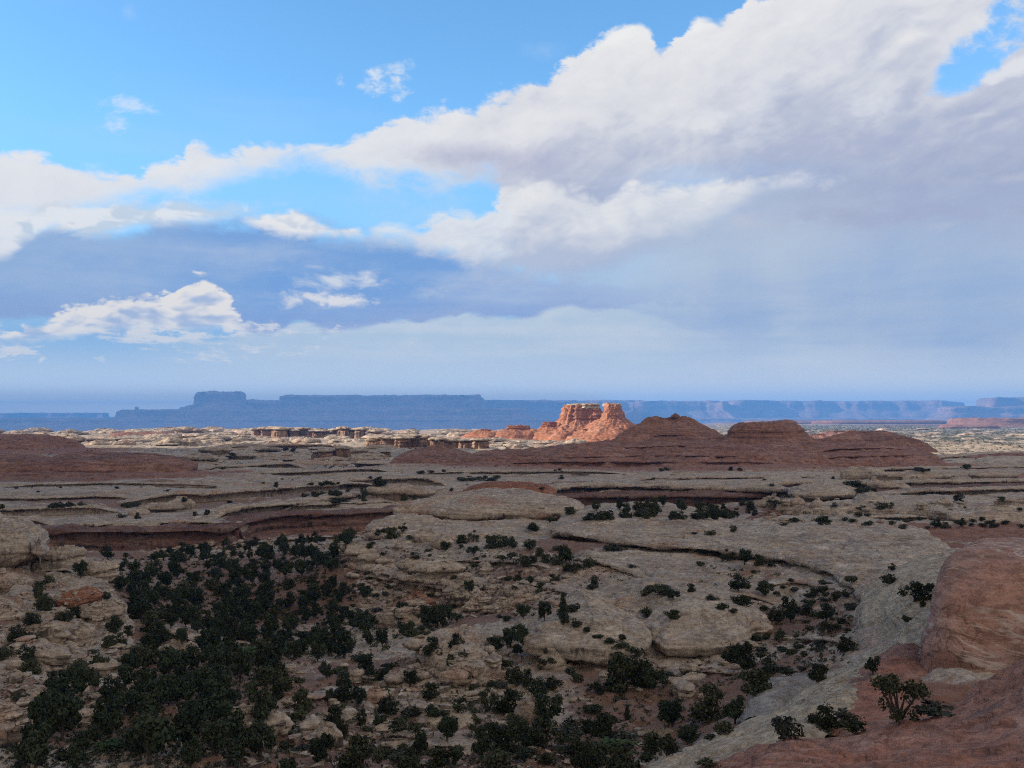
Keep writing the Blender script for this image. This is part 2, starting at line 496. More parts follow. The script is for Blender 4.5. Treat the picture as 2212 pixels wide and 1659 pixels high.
def crom(P, n, closed=False):
    """Catmull-Rom through the rows of P (m, d), n samples evenly by arc length."""
    P = np.asarray(P, float)
    m = len(P)
    if closed:
        Q = np.vstack([P[-1], P, P[0], P[1]])
        segs = m
    else:
        Q = np.vstack([2 * P[0] - P[1], P, 2 * P[-1] - P[-2]])
        segs = m - 1
    t = np.linspace(0, 1, 17)[:-1][:, None]
    out = []
    for k in range(segs):
        a, b, c, d = Q[k], Q[k + 1], Q[k + 2], Q[k + 3]
        out.append(0.5 * (2 * b + (c - a) * t + (2 * a - 5 * b + 4 * c - d) * t ** 2 + (3 * b - a - 3 * c + d) * t ** 3))
    out.append((P[:1] if closed else P[-1:]))
    D = np.vstack(out)
    s = np.concatenate([[0], np.cumsum(np.linalg.norm(np.diff(D, axis=0), axis=1))])
    ts = np.linspace(0, s[-1], n + 1)[:-1] if closed else np.linspace(0, s[-1], n)
    return np.stack([np.interp(ts, s, D[:, k]) for k in range(D.shape[1])], 1)


# ------------------------------------------------------------------ objects
def tag(o, label=None, cat=None, group=None, kind=None):
    if label: o['label'] = label
    if cat: o['category'] = cat
    if group: o['group'] = group
    if kind: o['kind'] = kind
    return o


def empty(name, loc=(0, 0, 0)):
    o = bpy.data.objects.new(name, None)
    o.empty_display_size = 0.5
    o.location = loc
    C.objects.link(o)
    return o


def mesh_of(name, V, Fc, mat, smooth_faces=True, attrs=None):
    me = bpy.data.meshes.new(name)
    V = np.asarray(V, np.float32)
    Fc = np.asarray(Fc, np.int32)
    k = Fc.shape[1]
    me.vertices.add(len(V))
    me.vertices.foreach_set('co', V.ravel())
    me.loops.add(Fc.size)
    me.loops.foreach_set('vertex_index', Fc.ravel())
    me.polygons.add(len(Fc))
    me.polygons.foreach_set('loop_start', np.arange(0, Fc.size, k, dtype=np.int32))
    me.polygons.foreach_set('loop_total', np.full(len(Fc), k, np.int32))
    me.polygons.foreach_set('use_smooth', np.full(len(Fc), smooth_faces, bool))
    for nm, vals in (attrs or {}).items():
        a = me.attributes.new(nm, 'FLOAT', 'POINT')
        a.data.foreach_set('value', np.asarray(vals, np.float32))
    me.update(calc_edges=True)
    me.materials.append(mat)
    return me


def link(name, me, parent=None, loc=(0, 0, 0)):
    o = bpy.data.objects.new(name, me)
    C.objects.link(o)
    o.location = loc
    if parent is not None:
        o.parent = parent
    return o


def grid_faces(nu, nv, wrap_u=False, flip=False):
    """Quads of a grid whose vertex (i, j) is i * nv + j."""
    iu = np.arange(nu if wrap_u else nu - 1)
    a = (iu[:, None] * nv + np.arange(nv - 1)[None]).ravel()
    b = (((iu + 1) % nu)[:, None] * nv + np.arange(nv - 1)[None]).ravel()
    q = np.stack([a, b, b + 1, a + 1], 1)
    return q[:, ::-1] if flip else q


def grid_normals(G, wrap_u=False):
    if wrap_u:
        du = np.roll(G, -1, 0) - np.roll(G, 1, 0)
    else:
        du = np.gradient(G, axis=0)
    dv = np.gradient(G, axis=1)
    n = np.cross(du, dv)
    return n / np.maximum(np.linalg.norm(n, axis=2), 1e-9)[..., None]


def strata(P, thick, seed=0.0):
    """Bedding: a value that changes with height in beds about `thick` metres, warped slowly sideways. Hard beds stand out."""
    w = fbm(P + seed, thick * 14, 2) * thick * 0.9
    z = (P[:, 2] + w) / thick
    a = perlin(np.stack([z * 0.9, np.full_like(z, 3.3 + seed), np.full_like(z, 1.7)], 1))
    b = perlin(np.stack([z * 2.3, np.full_like(z, 8.1 + seed), np.full_like(z, 4.7)], 1))
    return np.clip((a + 0.5 * b) * 2.2, -1, 1)


# side profiles: (height fraction, inset in fractions of the edge height), from the foot to the lip
SLAB = [(0.0, 0.55), (0.22, 0.42), (0.42, 0.34), (0.54, 0.05), (0.66, -0.05), (0.8, 0.02), (0.92, 0.18), (1.0, 0.5)]
PANCAKE = [(0.0, 1.2), (0.3, 0.9), (0.42, 0.3), (0.55, 0.02), (0.7, 0.0), (0.86, 0.2), (1.0, 0.7)]
DOME = [(0.0, 0.0), (0.12, 0.05), (0.3, 0.22), (0.5, 0.5), (0.7, 0.95), (0.86, 1.5), (1.0, 2.2)]
CHUNK = [(0.0, 0.02), (0.25, 0.0), (0.44, 0.06), (0.5, 0.16), (0.54, 0.0), (0.72, -0.04), (0.86, 0.06), (1.0, 0.38)]
BOULDER = [(0.0, 0.35), (0.18, 0.08), (0.4, 0.0), (0.6, 0.06), (0.78, 0.24), (0.9, 0.5), (1.0, 0.95)]
CLIFF = [(0.0, -0.25), (0.15, -0.1), (0.22, 0.02), (0.5, 0.04), (0.74, 0.06), (0.82, 0.0), (0.9, -0.03), (0.96, 0.05), (1.0, 0.22)]
BUTTE = [(0.0, -1.3), (0.12, -0.95), (0.28, -0.5), (0.36, -0.22), (0.44, -0.2), (0.47, -0.04), (0.7, 0.02), (0.73, 0.1), (0.9, 0.14), (0.97, 0.17), (1.0, 0.3)]


def rock(name, outline, zb, zt, prof, mat, dome=1.0, tilt=(0, 0), rough=0.25, rsize=None, bed=0.5, bedt=None, flute=0.0, edge=0.0, edge_size=6.0,
         n=220, rows=32, tops=30, parent=None, seed=0.0, cracks=0.0, spine=0.85, steps=1.0):
    """A rock: a plan outline (x, y) carried up a side profile from zb to zt, closed by a domed top."""
    O = np.asarray(outline, float)[:, :2]
    if np.sum(O[:, 0] * np.roll(O[:, 1], -1) - O[:, 1] * np.roll(O[:, 0], -1)) < 0:
        O = O[::-1]
    O = crom(O, n, closed=True)
    c = O.mean(0)
    h = zt - zb
    tan = np.roll(O, -1, 0) - np.roll(O, 1, 0)
    nor = np.stack([tan[:, 1], -tan[:, 0]], 1)
    nor /= np.maximum(np.linalg.norm(nor, axis=1), 1e-9)[:, None]
    if edge:
        O = O + nor * (fbm(xy0(O[:, 0], O[:, 1], seed), edge_size, 4, 0.55) * edge)[:, None]
    w_, ev = np.linalg.eigh(np.cov((O - c).T))
    ax = ev[:, 1]
    t = (O - c) @ ax
    L = np.abs(t).max()
    W = max(np.abs((O - c) @ ev[:, 0]).max(), 1e-3)
    S = c + np.outer(np.clip(t, -L, L) * max(0.0, 1 - W / L) * spine, ax)
    dS = np.linalg.norm(S - O, axis=1)
    hf = np.array([p[0] for p in prof]); ins = np.array([p[1] for p in prof])
    arc = np.concatenate([[0], np.cumsum(np.hypot(np.diff(hf), np.diff(ins)))])
    q = np.linspace(0, arc[-1], rows)
    hf2, in2 = np.interp(q, arc, hf), np.interp(q, arc, ins)
    for _ in range(1):
        hf2[1:-1] = (hf2[:-2] + 2 * hf2[1:-1] + hf2[2:]) / 4
        in2[1:-1] = (in2[:-2] + 2 * in2[1:-1] + in2[2:]) / 4
    G = np.zeros((n, rows + tops, 3))
    dirn = (S - O) / np.maximum(dS, 1e-6)[:, None]
    for j in range(rows):
        d = np.minimum(in2[j] * h, dS * 0.92)
        G[:, j, :2] = O + dirn * d[:, None]
        G[:, j, 2] = zb + hf2[j] * h
    lip = G[:, rows - 1].copy()
    for k in range(1, tops + 1):
        f = k / tops
        G[:, rows - 1 + k, :2] = lip[:, :2] + (S - lip[:, :2]) * f
        G[:, rows - 1 + k, 2] = lip[:, 2] + dome * (1 - (1 - f) ** 2)
    N = grid_normals(G, True)
    P = G.reshape(-1, 3)
    Nf = N.reshape(-1, 3)
    rs = rsize or max(h * 0.8, 0.6)
    side = np.clip(1 - np.abs(Nf[:, 2]), 0, 1)
    disp = fbm(P + 31.7 * seed, rs, 5, 0.5, (1.5, 1.5, 0.8)) * rough
    disp += (np.abs(fbm(P + 3.1 * seed, rs * 0.6, 4, 0.55)) - 0.2) * rough * 0.9
    if bed:
        disp += strata(P, bedt or max(h * 0.22, 0.35), seed) * bed * side * 0.55
    # low steps and hollows on the flatter tops
    tq = fbm(P + 77.7 + seed, rs * 1.1, 4, 0.55) * 3.0
    ts = (np.floor(tq) + sstep(0.42, 0.58, tq - np.floor(tq))) / 3.0 * 1.6
    disp += (ts * 0.9 + np.minimum(fbm(P + 5.0 + seed, rs * 0.35, 3, 0.55), 0.12) * 0.5) * rough * (1 - side) * steps
    if flute:
        fl = np.abs(fbm(P * np.array([1, 1, 0.12]) + seed * 9.1, max(h * 0.45, 1.0), 3, 0.55))
        disp -= np.clip(0.30 - fl, 0, 1) * flute * 3.0 * side
    if cracks:
        cr = np.abs(fbm(P * np.array([1, 1, 0.3]) + 5.5 + seed, rs * 2.2, 3, 0.5))
        disp -= np.clip(0.06 - cr, 0, 1) * cracks * 16
    fade = np.ones((n, rows + tops))
    fade[:, -1] = 0.0; fade[:, -2] = 0.5
    P = P + Nf * (disp * fade.ravel())[:, None]
    P[:, 2] += (P[:, 0] - c[0]) * tilt[0] + (P[:, 1] - c[1]) * tilt[1]
    Pg = P.reshape(n, rows + tops, 3)
    Pg[:, -1] = Pg[:, -1].mean(0) * 0.0 + Pg[:, -1]
    base = np.array([c[0], c[1], zb])
    V = Pg.reshape(-1, 3) - base
    me = mesh_of(name, V, grid_faces(n, rows + tops, True), mat)
    loc = base if parent is None else base - np.array(parent.location)
    return link(name, me, parent, tuple(loc))


def loft(name, ctrl, nu, nv, mat, rough=0.3, rsize=4.0, bed=0.0, bedt=0.6, parent=None, seed=0.0, world=False, octv=5):
    """A spline sheet through a grid of control points (px, py, Y); nu samples along the sections, nv across."""
    G = np.array([[p if world else at(*p) for p in row] for row in ctrl], float)
    rowsI = np.stack([crom(G[i], nv) for i in range(G.shape[0])], 0)
    out = np.zeros((nu, nv, 3))
    for j in range(nv):
        out[:, j] = crom(rowsI[:, j], nu)
    N = grid_normals(out)
    if N[..., 2].mean() < 0:
        N = -N; flip = True
    else:
        flip = False
    P, Nf = out.reshape(-1, 3), N.reshape(-1, 3)
    d = fbm(P + seed * 13.1, rsize, octv, 0.5, (1.4, 1.4, 0.9)) * rough
    tq = fbm(P + 77.7 + seed, rsize * 1.2, 4, 0.55) * 3.0
    d += ((np.floor(tq) + sstep(0.40, 0.60, tq - np.floor(tq))) / 3.0) * rough * 1.1
    if bed:
        d += strata(P, bedt, seed) * bed * (0.25 + 0.75 * np.clip(1 - np.abs(Nf[:, 2]), 0, 1))
    P = P + Nf * d[:, None]
    base = np.array([P[:, 0].mean(), P[:, 1].mean(), P[:, 2].min()])
    me = mesh_of(name, P - base, grid_faces(nu, nv, False, flip), mat)
    loc = base if parent is None else base - np.array(parent.location)
    return link(name, me, parent, tuple(loc))


LEDGE = [(-0.4, 0.75), (-0.05, 0.95), (0.25, 1.15), (0.48, 1.1), (0.60, 0.7), (0.64, 0.10), (0.74, -0.06), (0.88, 0.0), (0.98, 0.25), (1.02, 0.8)]   # (height fraction, set back in heights)
WALL = [(-0.3, -0.5), (0.0, -0.32), (0.10, -0.14), (0.16, 0.10), (0.22, 0.06), (0.42, 0.08), (0.52, 0.26), (0.62, 0.42), (0.72, 0.44), (0.78, 0.22), (0.82, -0.02), (0.88, -0.06), (0.94, 0.0), (0.98, 0.1), (1.01, 0.4)]


def ledge(name, line, h, back, mat, prof=LEDGE, n=220, rows=22, wig=1.0, wsize=9.0, rough=0.25, bed=0.4, bedt=None, flute=0.0, parent=None, seed=0.0, taper=0.12, sink=1.6, hvar=0.35):
    """A rock step along a line of rim points (x, y, z): an undercut face towards the viewer, a rounded lip and a top that runs back under the ground."""
    Lp = crom(np.asarray(line, float), n)
    tg = np.gradient(Lp[:, :2], axis=0)
    nr = np.stack([-tg[:, 1], tg[:, 0]], 1)
    nr /= np.maximum(np.linalg.norm(nr, axis=1), 1e-9)[:, None]
    if (nr[:, 1].mean()) < 0:
        nr = -nr                                # pointing away from the viewer
    s = xy0(Lp[:, 0], Lp[:, 1], seed)
    Lp[:, :2] += nr * (fbm(s, wsize, 5, 0.55) * wig)[:, None]
    u = np.linspace(0, 1, n)
    tp = np.clip(np.minimum(u, 1 - u) / max(taper, 1e-6), 0, 1) ** 0.6
    hh = h * (0.15 + 0.85 * tp) * (1 + hvar * fbm(s + 4.4, wsize * 2.2, 3))
    Lp[:, 2] -= h * 1.15 * (1 - tp)
    hf = np.array([p[0] for p in prof]); st = np.array([p[1] for p in prof])
    arc = np.concatenate([[0], np.cumsum(np.hypot(np.diff(hf), np.diff(st)))])
    q = np.linspace(0, arc[-1], rows)
    hf, st = np.interp(q, arc, hf), np.interp(q, arc, st)
    nb = int(max(12, min(60, back * 2.2)))
    G = np.zeros((n, rows + nb, 3))
    for j in range(rows):
        G[:, j, :2] = Lp[:, :2] + nr * (st[j] * hh)[:, None]
        G[:, j, 2] = Lp[:, 2] - hh + hf[j] * hh
    for k in range(1, nb + 1):
        f = k / nb
        b = st[-1] * hh + back * f
        G[:, rows - 1 + k, :2] = Lp[:, :2] + nr * b[:, None]
        G[:, rows - 1 + k, 2] = Lp[:, 2] + 0.02 * hh - sink * f ** 1.7 + 0.25 * np.sin(f * 3.1) * hh * 0.3
    N = grid_normals(G)
    if N[:, rows + 2:, 2].mean() < 0:
        N = -N; flip = True
    else:
        flip = False
    P, Nf = G.reshape(-1, 3), N.reshape(-1, 3)
    side = np.clip(1 - np.abs(Nf[:, 2]), 0, 1)
    d = fbm(P + seed * 7.7, max(h * 1.2, 1.2), 5, 0.52, (1.7, 1.7, 0.7)) * rough
    if bed:
        d += strata(P, bedt or h * 0.2, seed) * bed * side * 0.4
    if flute:
        fl = np.abs(fbm(P * np.array([1, 1, 0.12]) + seed * 9.1, h * 0.6, 3, 0.55))
        d -= np.clip(0.28 - fl, 0, 1) * flute * 3.0 * side
    tq = fbm(P + 77.7 + seed, max(h * 1.6, 3.0), 4, 0.55) * 3.0
    d += ((np.floor(tq) + sstep(0.42, 0.58, tq - np.floor(tq))) / 3.0) * rough * 1.5 * (1 - side)
    P = P + Nf * d[:, None]
    base = np.array([P[:, 0].mean(), P[:, 1].mean(), P[:, 2].min()])
    me = mesh_of(name, P - base, grid_faces(n, rows + nb, False, flip), mat)
    loc = base if parent is None else base - np.array(parent.location)
    return link(name, me, parent, tuple(loc))


def blob_outline(cx, cy, rx, ry, rot=0.0, seed=0.0, wob=0.18, m=14):
    a = np.linspace(0, 2 * np.pi, m, endpoint=False)
    k = 1 + wob * perlin(np.stack([np.cos(a) * 1.3 + seed, np.sin(a) * 1.3, np.full(m, seed * 1.7)], 1)) * 2
    x, y = np.cos(a) * rx * k, np.sin(a) * ry * k
    return np.stack([cx + x * math.cos(rot) - y * math.sin(rot), cy + x * math.sin(rot) + y * math.cos(rot)], 1)


# ------------------------------------------------------------------ materials
def new_mat(name):
    m = bpy.data.materials.new(name)
    m.use_nodes = True
    t = m.node_tree
    b = t.nodes['Principled BSDF']
    b.inputs['Roughness'].default_value = 0.9
    for k in ('Specular IOR Level', 'Specular'):
        if k in b.inputs:
            b.inputs[k].default_value = 0.15
            break
    return m, t, b


def bump(t, b, h, strength, distance):
    n = node(t, 'ShaderNodeBump')
    n.inputs['Strength'].default_value = strength
    n.inputs['Distance'].default_value = distance
    t.links.new(h.s, n.inputs['Height'])
    t.links.new(n.outputs[0], b.inputs['Normal'])


def geo(t):
    g = node(t, 'ShaderNodeNewGeometry')
    return E(t, g.outputs['Position']), E(t, g.outputs['Normal'])


PALE = (0.438, 0.348, 0.268); PALE_HI = (0.570, 0.475, 0.385); PALE_LO = (0.275, 0.206, 0.158); PALE_GREY = (0.318, 0.258, 0.218)
RED = (0.290, 0.128, 0.078); RED_HI = (0.395, 0.205, 0.140); RED_LO = (0.200, 0.082, 0.054)
VARNISH_SHADE = (0.045, 0.036, 0.034)


def rock_colour(t, p, n, s, mid, hi, lo, grey, band, stain=0.6, speck=0.5, banded=1.0, pinks=0.3):
    """Bedded sandstone: beds by height, blotches, lichen specks and dark streaks on steep faces that are part desert varnish, part painted shade. s: size of its beds in metres."""
    warp = noise(vscale(p, (0.25 / s, 0.25 / s, 0.25 / s)), 1.0, 3.0, 0.6)
    x, y, z = xyz(p)
    zb = vec(t, x * (0.05 / s), y * (0.05 / s), z * (1.0 / s) + warp * 1.2)
    beds = noise(zb, 0.8, 4.0, 0.6)
    fineb = noise(vec(t, x * (0.22 / s), y * (0.22 / s), z * (5.0 / s) + warp * 2.2), 1.0, 4.0, 0.68)
    blot = noise(p, 0.22 / s, 5.0, 0.62)
    gr = noise(p, 6.0 / s, 4.0, 0.65)
    c = mix(t, smooth(beds * banded + blot * (1.3 - banded) + (fineb - 0.5) * 0.35, 0.38, 0.66), lo, mid)
    c = mix(t, smooth(blot + (fineb - 0.5) * 0.5, 0.50, 0.74), c, hi)
    c = mix(t, smooth(noise(vadd(p, vec(t, 31.0, 7.0, 3.0)), 0.13 / s, 4.0, 0.6), 0.50, 0.70, 0.0, 0.75), c, grey)
    c = mix(t, smooth(noise(vadd(p, vec(t, 3.0, 71.0, 13.0)), 0.09 / s, 4.0, 0.6), 0.52, 0.70, 0.0, pinks), c, band)
    pat2 = noise(p, 1.3 / s, 5.0, 0.68)
    c = mix(t, smooth(gr * 0.5 + fineb * 0.5 + (pat2 - 0.5) * 0.8, 0.36, 0.64), vscale(c, (0.66, 0.65, 0.64)), vscale(c, (1.20, 1.20, 1.19)))
    # joints: fine dark lines that wander across the rock
    j1 = (noise(vadd(p, vec(t, 11.0, 5.0, 2.0)), 0.34 / s, 3.0, 0.5) - 0.5).abs()
    jg = smooth(noise(p, 0.11 / s, 2.0, 0.5), 0.44, 0.60)
    c = mix(t, smooth(j1, 0.014, 0.003, 0.0, 0.75) * jg, c, vscale(c, (0.42, 0.40, 0.39)))
    # lichen and pits
    sp = smooth(noise(p, 2.2 / s, 3.0, 0.75), 0.62, 0.72) * speck
    c = mix(t, sp.clamp(), c, (0.105, 0.090, 0.080))
    # desert varnish down steep faces, also painting shade into risers and undercuts
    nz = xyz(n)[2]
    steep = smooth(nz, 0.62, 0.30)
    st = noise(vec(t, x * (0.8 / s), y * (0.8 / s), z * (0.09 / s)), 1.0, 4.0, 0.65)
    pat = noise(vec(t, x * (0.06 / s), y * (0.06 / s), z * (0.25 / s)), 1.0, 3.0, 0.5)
    c = mix(t, (steep * smooth(st + (pat - 0.5) * 0.9, 0.50, 0.68) * stain).clamp(), c, VARNISH_SHADE)
    return c, gr, fineb


def rock_mat(name, s=1.0, mid=PALE, hi=PALE_HI, lo=PALE_LO, grey=PALE_GREY, band=RED_HI, bstr=0.6, bdist=0.25, **kw):
    m, t, b = new_mat(name)
    p, n = geo(t)
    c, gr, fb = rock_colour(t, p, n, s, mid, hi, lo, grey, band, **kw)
    t.links.new(c.s, b.inputs['Base Color'])
    cr = noise(p, 1.1 / s, 6.0, 0.62)
    bump(t, b, gr * 0.4 + fb * 0.35 + cr * 0.8, bstr, bdist * s)
    return m


M = {}
M['pale'] = rock_mat('pale_sandstone', 1.0)
M['ramp'] = rock_mat('grey_sandstone', 1.0, (0.325, 0.275, 0.230), (0.42, 0.36, 0.30), (0.23, 0.185, 0.15), (0.26, 0.22, 0.19), (0.34, 0.23, 0.17), stain=0.5)
M['rim'] = rock_mat('warm_pale_sandstone', 1.0, (0.455, 0.360, 0.255), (0.580, 0.480, 0.360), (0.310, 0.240, 0.170), (0.385, 0.315, 0.240), (0.40, 0.27, 0.19), stain=0.5)
M['pale_band'] = rock_mat('layered_sandstone', 0.8, stain=0.85, pinks=0.65)
M['red'] = rock_mat('red_sandstone', 1.2, RED, RED_HI, RED_LO, (0.26, 0.14, 0.10), (0.33, 0.21, 0.155), stain=0.5, speck=0.35)
M['wall'] = rock_mat('red_brown_cliff', 1.4, (0.185, 0.098, 0.074), (0.255, 0.155, 0.12), (0.12, 0.062, 0.05), (0.19, 0.13, 0.112), (0.31, 0.23, 0.18), stain=1.0)
M['far_pale'] = rock_mat('pale_sandstone_far', 4.0, PALE, PALE_HI, PALE_LO, PALE_GREY, RED_HI, bstr=0.7, stain=0.7, pinks=0.4)
M['far_red'] = rock_mat('red_sandstone_far', 5.0, (0.270, 0.134, 0.094), (0.345, 0.19, 0.14), (0.165, 0.080, 0.060), (0.235, 0.140, 0.110), (0.34, 0.21, 0.155), bstr=0.7, stain=0.45, speck=0.2)
M['far_wall'] = rock_mat('cliff_far', 4.0, (0.30, 0.185, 0.13), (0.40, 0.28, 0.20), (0.19, 0.105, 0.075), (0.26, 0.17, 0.13), (0.42, 0.33, 0.25), bstr=0.7, stain=0.8)
M['mesa'] = rock_mat('mesa_rock', 40.0, (0.27, 0.16, 0.12), (0.36, 0.24, 0.18), (0.18, 0.105, 0.08), (0.24, 0.16, 0.13), (0.33, 0.22, 0.17), bstr=0.5, stain=0.3, speck=0.0)
M['butte'] = rock_mat('orange_sandstone', 5.0, (0.37, 0.155, 0.085), (0.47, 0.235, 0.145), (0.235, 0.092, 0.055), (0.31, 0.155, 0.105), (0.42, 0.26, 0.18), bstr=0.7, stain=0.3, speck=0.2)
M['cap'] = rock_mat('pale_caprock', 3.0, (0.46, 0.38, 0.28), (0.58, 0.50, 0.40), (0.32, 0.24, 0.17), (0.36, 0.27, 0.2), (0.4, 0.25, 0.17), stain=0.6)


def swirl_mat():
    """Red sandstone with thin white veins of cross-bedding that sweep over the face."""
    m, t, b = new_mat('veined_red_sandstone')
    p, n = geo(t)
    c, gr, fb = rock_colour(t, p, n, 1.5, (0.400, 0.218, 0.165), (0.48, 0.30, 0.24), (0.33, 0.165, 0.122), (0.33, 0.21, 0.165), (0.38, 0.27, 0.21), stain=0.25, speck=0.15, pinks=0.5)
    x, y, z = xyz(p)
    w = noise(vec(t, x * 0.16, y * 0.16, z * 0.22), 1.0, 3.0, 0.55, colour=True)
    q = vadd(vec(t, x * 0.10 + z * 0.10, y * 0.10, z * 0.62 + x * 0.16), vscale(vadd(w, vec(t, -0.5, -0.5, -0.5)), (0.6, 0.6, 1.7)))
    v1 = (noise(q, 1.0, 2.0, 0.5) - 0.5).abs()
    v2 = (noise(vscale(vadd(q, vec(t, 9.0, 2.0, 5.0)), (0.8, 0.8, 1.5)), 1.0, 2.0, 0.5) - 0.5).abs()
    gate = smooth(noise(p, 0.26, 3.0, 0.6), 0.42, 0.58)
    v3 = (noise(vscale(vadd(q, vec(t, 4.0, 12.0, 1.0)), (1.6, 1.6, 2.6)), 1.0, 3.0, 0.55) - 0.5).abs()
    vein = (smooth(v1, 0.015, 0.0) * 0.95 + smooth(v2, 0.013, 0.0) * 0.8 + smooth(v3, 0.016, 0.0) * 0.4) * gate
    sw = smooth(noise(vscale(q, (2.0, 2.0, 4.5)), 1.0, 3.0, 0.6), 0.45, 0.65) * 0.22
    c = mix(t, sw, c, (0.37, 0.225, 0.17))
    c = mix(t, vein.clamp(), c, (0.58, 0.46, 0.39))
    t.links.new(c.s, b.inputs['Base Color'])
    bump(t, b, gr * 0.4 + fb * 0.3 + noise(p, 0.8, 5.0, 0.6) * 0.7, 0.45, 0.25)
    return m


M['swirl'] = swirl_mat()


def slope_mat():
    """Foreground red slickrock: fine grain, pale scuffs and grey water stains along the slope."""
    m, t, b = new_mat('red_slickrock')
    p, n = geo(t)
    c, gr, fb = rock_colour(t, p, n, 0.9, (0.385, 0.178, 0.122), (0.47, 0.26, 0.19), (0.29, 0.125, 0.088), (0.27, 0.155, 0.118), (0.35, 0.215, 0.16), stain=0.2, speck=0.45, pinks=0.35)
    x, y, z = xyz(p)
    sc = noise(vec(t, x * 0.55, y * 0.55 - x * 0.2, z * 1.8), 1.0, 5.0, 0.65)
    c = mix(t, smooth(sc, 0.64, 0.74, 0.0, 0.8), c, (0.50, 0.41, 0.36))
    wt = noise(vec(t, x * 0.10 + 3.0, y * 0.26, z * 0.9), 1.0, 4.0, 0.6)
    c = mix(t, smooth(wt, 0.62, 0.72, 0.0, 0.6), c, (0.11, 0.08, 0.075))
    t.links.new(c.s, b.inputs['Base Color'])
    bump(t, b, gr * 0.5 + sc * 0.5 + noise(p, 1.6, 6.0, 0.65) * 0.9, 0.7, 0.22)
    return m


M['slope'] = slope_mat()


def ground_mat():
    """Slickrock, red soil and scrub litter, spread by the sheet's own masks of where each lies."""
    m, t, b = new_mat('desert_ground')
    p, n = geo(t)
    def attr(nm):
        return E(t, node(t, 'ShaderNodeAttribute', attribute_name=nm).outputs['Fac'])
    soil, red, far, scrub = attr('soil'), attr('red'), attr('far'), attr('scrub')
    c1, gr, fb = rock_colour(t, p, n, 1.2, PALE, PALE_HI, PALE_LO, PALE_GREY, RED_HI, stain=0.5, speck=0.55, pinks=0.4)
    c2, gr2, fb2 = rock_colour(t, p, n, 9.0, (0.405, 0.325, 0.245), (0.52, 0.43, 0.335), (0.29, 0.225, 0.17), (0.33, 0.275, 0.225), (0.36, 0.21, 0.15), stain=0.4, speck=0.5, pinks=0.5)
    c = mix(t, far, c1, c2)
    nn = noise(p, 0.35, 5.0, 0.62)
    n2 = noise(p, 1.7, 4.0, 0.7)
    rd = mix(t, smooth(nn, 0.35, 0.65), (0.215, 0.098, 0.065), (0.315, 0.165, 0.115))
    c = mix(t, smooth(red + (nn - 0.5) * 0.9, 0.42, 0.62), c, rd)
    sl = mix(t, smooth(n2 * 0.6 + nn * 0.5, 0.40, 0.66), (0.185, 0.098, 0.070), (0.285, 0.175, 0.128))
    sl = mix(t, smooth(noise(p, 3.4, 3.0, 0.75), 0.56, 0.66, 0.0, 0.8), sl, (0.115, 0.105, 0.078))      # dead grass and litter
    sl = mix(t, smooth(noise(p, 0.9, 4.0, 0.7), 0.60, 0.70, 0.0, 0.7), sl, (0.40, 0.325, 0.26))         # chips of pale rock
    c = mix(t, smooth(soil + (nn - 0.5) * 1.1 + (n2 - 0.5) * 0.4, 0.40, 0.58), c, sl)
    # low scrub too far off to tell apart
    sc = noise(vscale(p, (1.0, 1.0, 0.3)), 0.055, 4.0, 0.75)
    sc2 = noise(vscale(p, (1.0, 1.0, 0.3)), 0.011, 3.0, 0.6)
    c = mix(t, smooth(sc + (sc2 - 0.5) * 0.5 + (scrub - 1.0) * 0.30, 0.46, 0.53) * scrub, c, (0.085, 0.088, 0.055))
    t.links.new(c.s, b.inputs['Base Color'])
    bump(t, b, gr * 0.4 + n2 * 0.5 + noise(p, 0.9, 6.0, 0.65) * 0.9, 0.7, 0.3)
    return m


M['ground'] = ground_mat()

# ------------------------------------------------------------------ ground sheet
NEAR = [  # (column, row, metres ahead): the canyon floor, its slopes and the shelves on the near side of it
    (0, 1659, 76), (400, 1659, 77), (800, 1659, 78), (1200, 1659, 78), (1400, 1645, 76), (100, 1560, 92), (300, 1520, 102), (500, 1480, 113), (700, 1450, 120), (900, 1500, 105),
    (1000, 1440, 118), (1250, 1520, 100), (1500, 1500, 98), (1500, 1570, 86), (1700, 1400, 113), (1750, 1330, 130), (1600, 1275, 150), (1400, 1262, 156), (1700, 1240, 158),
    (1250, 1252, 168), (1100, 1232, 180), (1000, 1205, 198), (850, 1198, 203), (760, 1198, 203), (722, 1235, 200), (700, 1285, 195), (650, 1350, 168), (500, 1400, 145), (400, 1480, 116),
    (300, 1300, 190), (500, 1250, 226), (600, 1200, 270), (400, 1197, 275), (200, 1203, 262), (700, 1165, 305), (850, 1155, 315), (900, 1332, 172), (1050, 1300, 170), (1150, 1335, 150),
    (1000, 1250, 188), (850, 1262, 190), (800, 1400, 143), (950, 1360, 150), (0, 1240, 162), (100, 1300, 150), (0, 1400, 116), (200, 1400, 128), (250, 1345, 150), (60, 1500, 98),
    (150, 1255, 185), (50, 1200, 190), (-300, 1250, 170), (-300, 1500, 95), (1350, 1115, 370), (1500, 1110, 385), (1600, 1130, 330), (1300, 1132, 290), (1450, 1142, 270),
    (1660, 1140, 270), (1700, 1112, 310), (1800, 1130, 260), (1900, 1110, 300), (2050, 1130, 260), (2212, 1150, 230), (2000, 1182, 190), (2150, 1085, 370), (1750, 1075, 380), (1900, 1075, 385),
    (1600, 1182, 190), (1800, 1205, 163), (1950, 1255, 128), (1850, 1490, 71), (1950, 1560, 61), (1800, 1570, 61), (1750, 1600, 56), (1950, 1430, 80), (1950, 1340, 100), (2212, 1460, 73),
    (2500, 1300, 110), (2500, 1140, 240), (1420, 1560, 92), (1150, 1455, 114), (1330, 1290, 140), (1500, 1300, 138),
]
_ctl = [at(*c) for c in NEAR]
_ctl = [(math.atan2(x, y), math.log(math.hypot(x, y)), z) for x, y, z in _ctl]
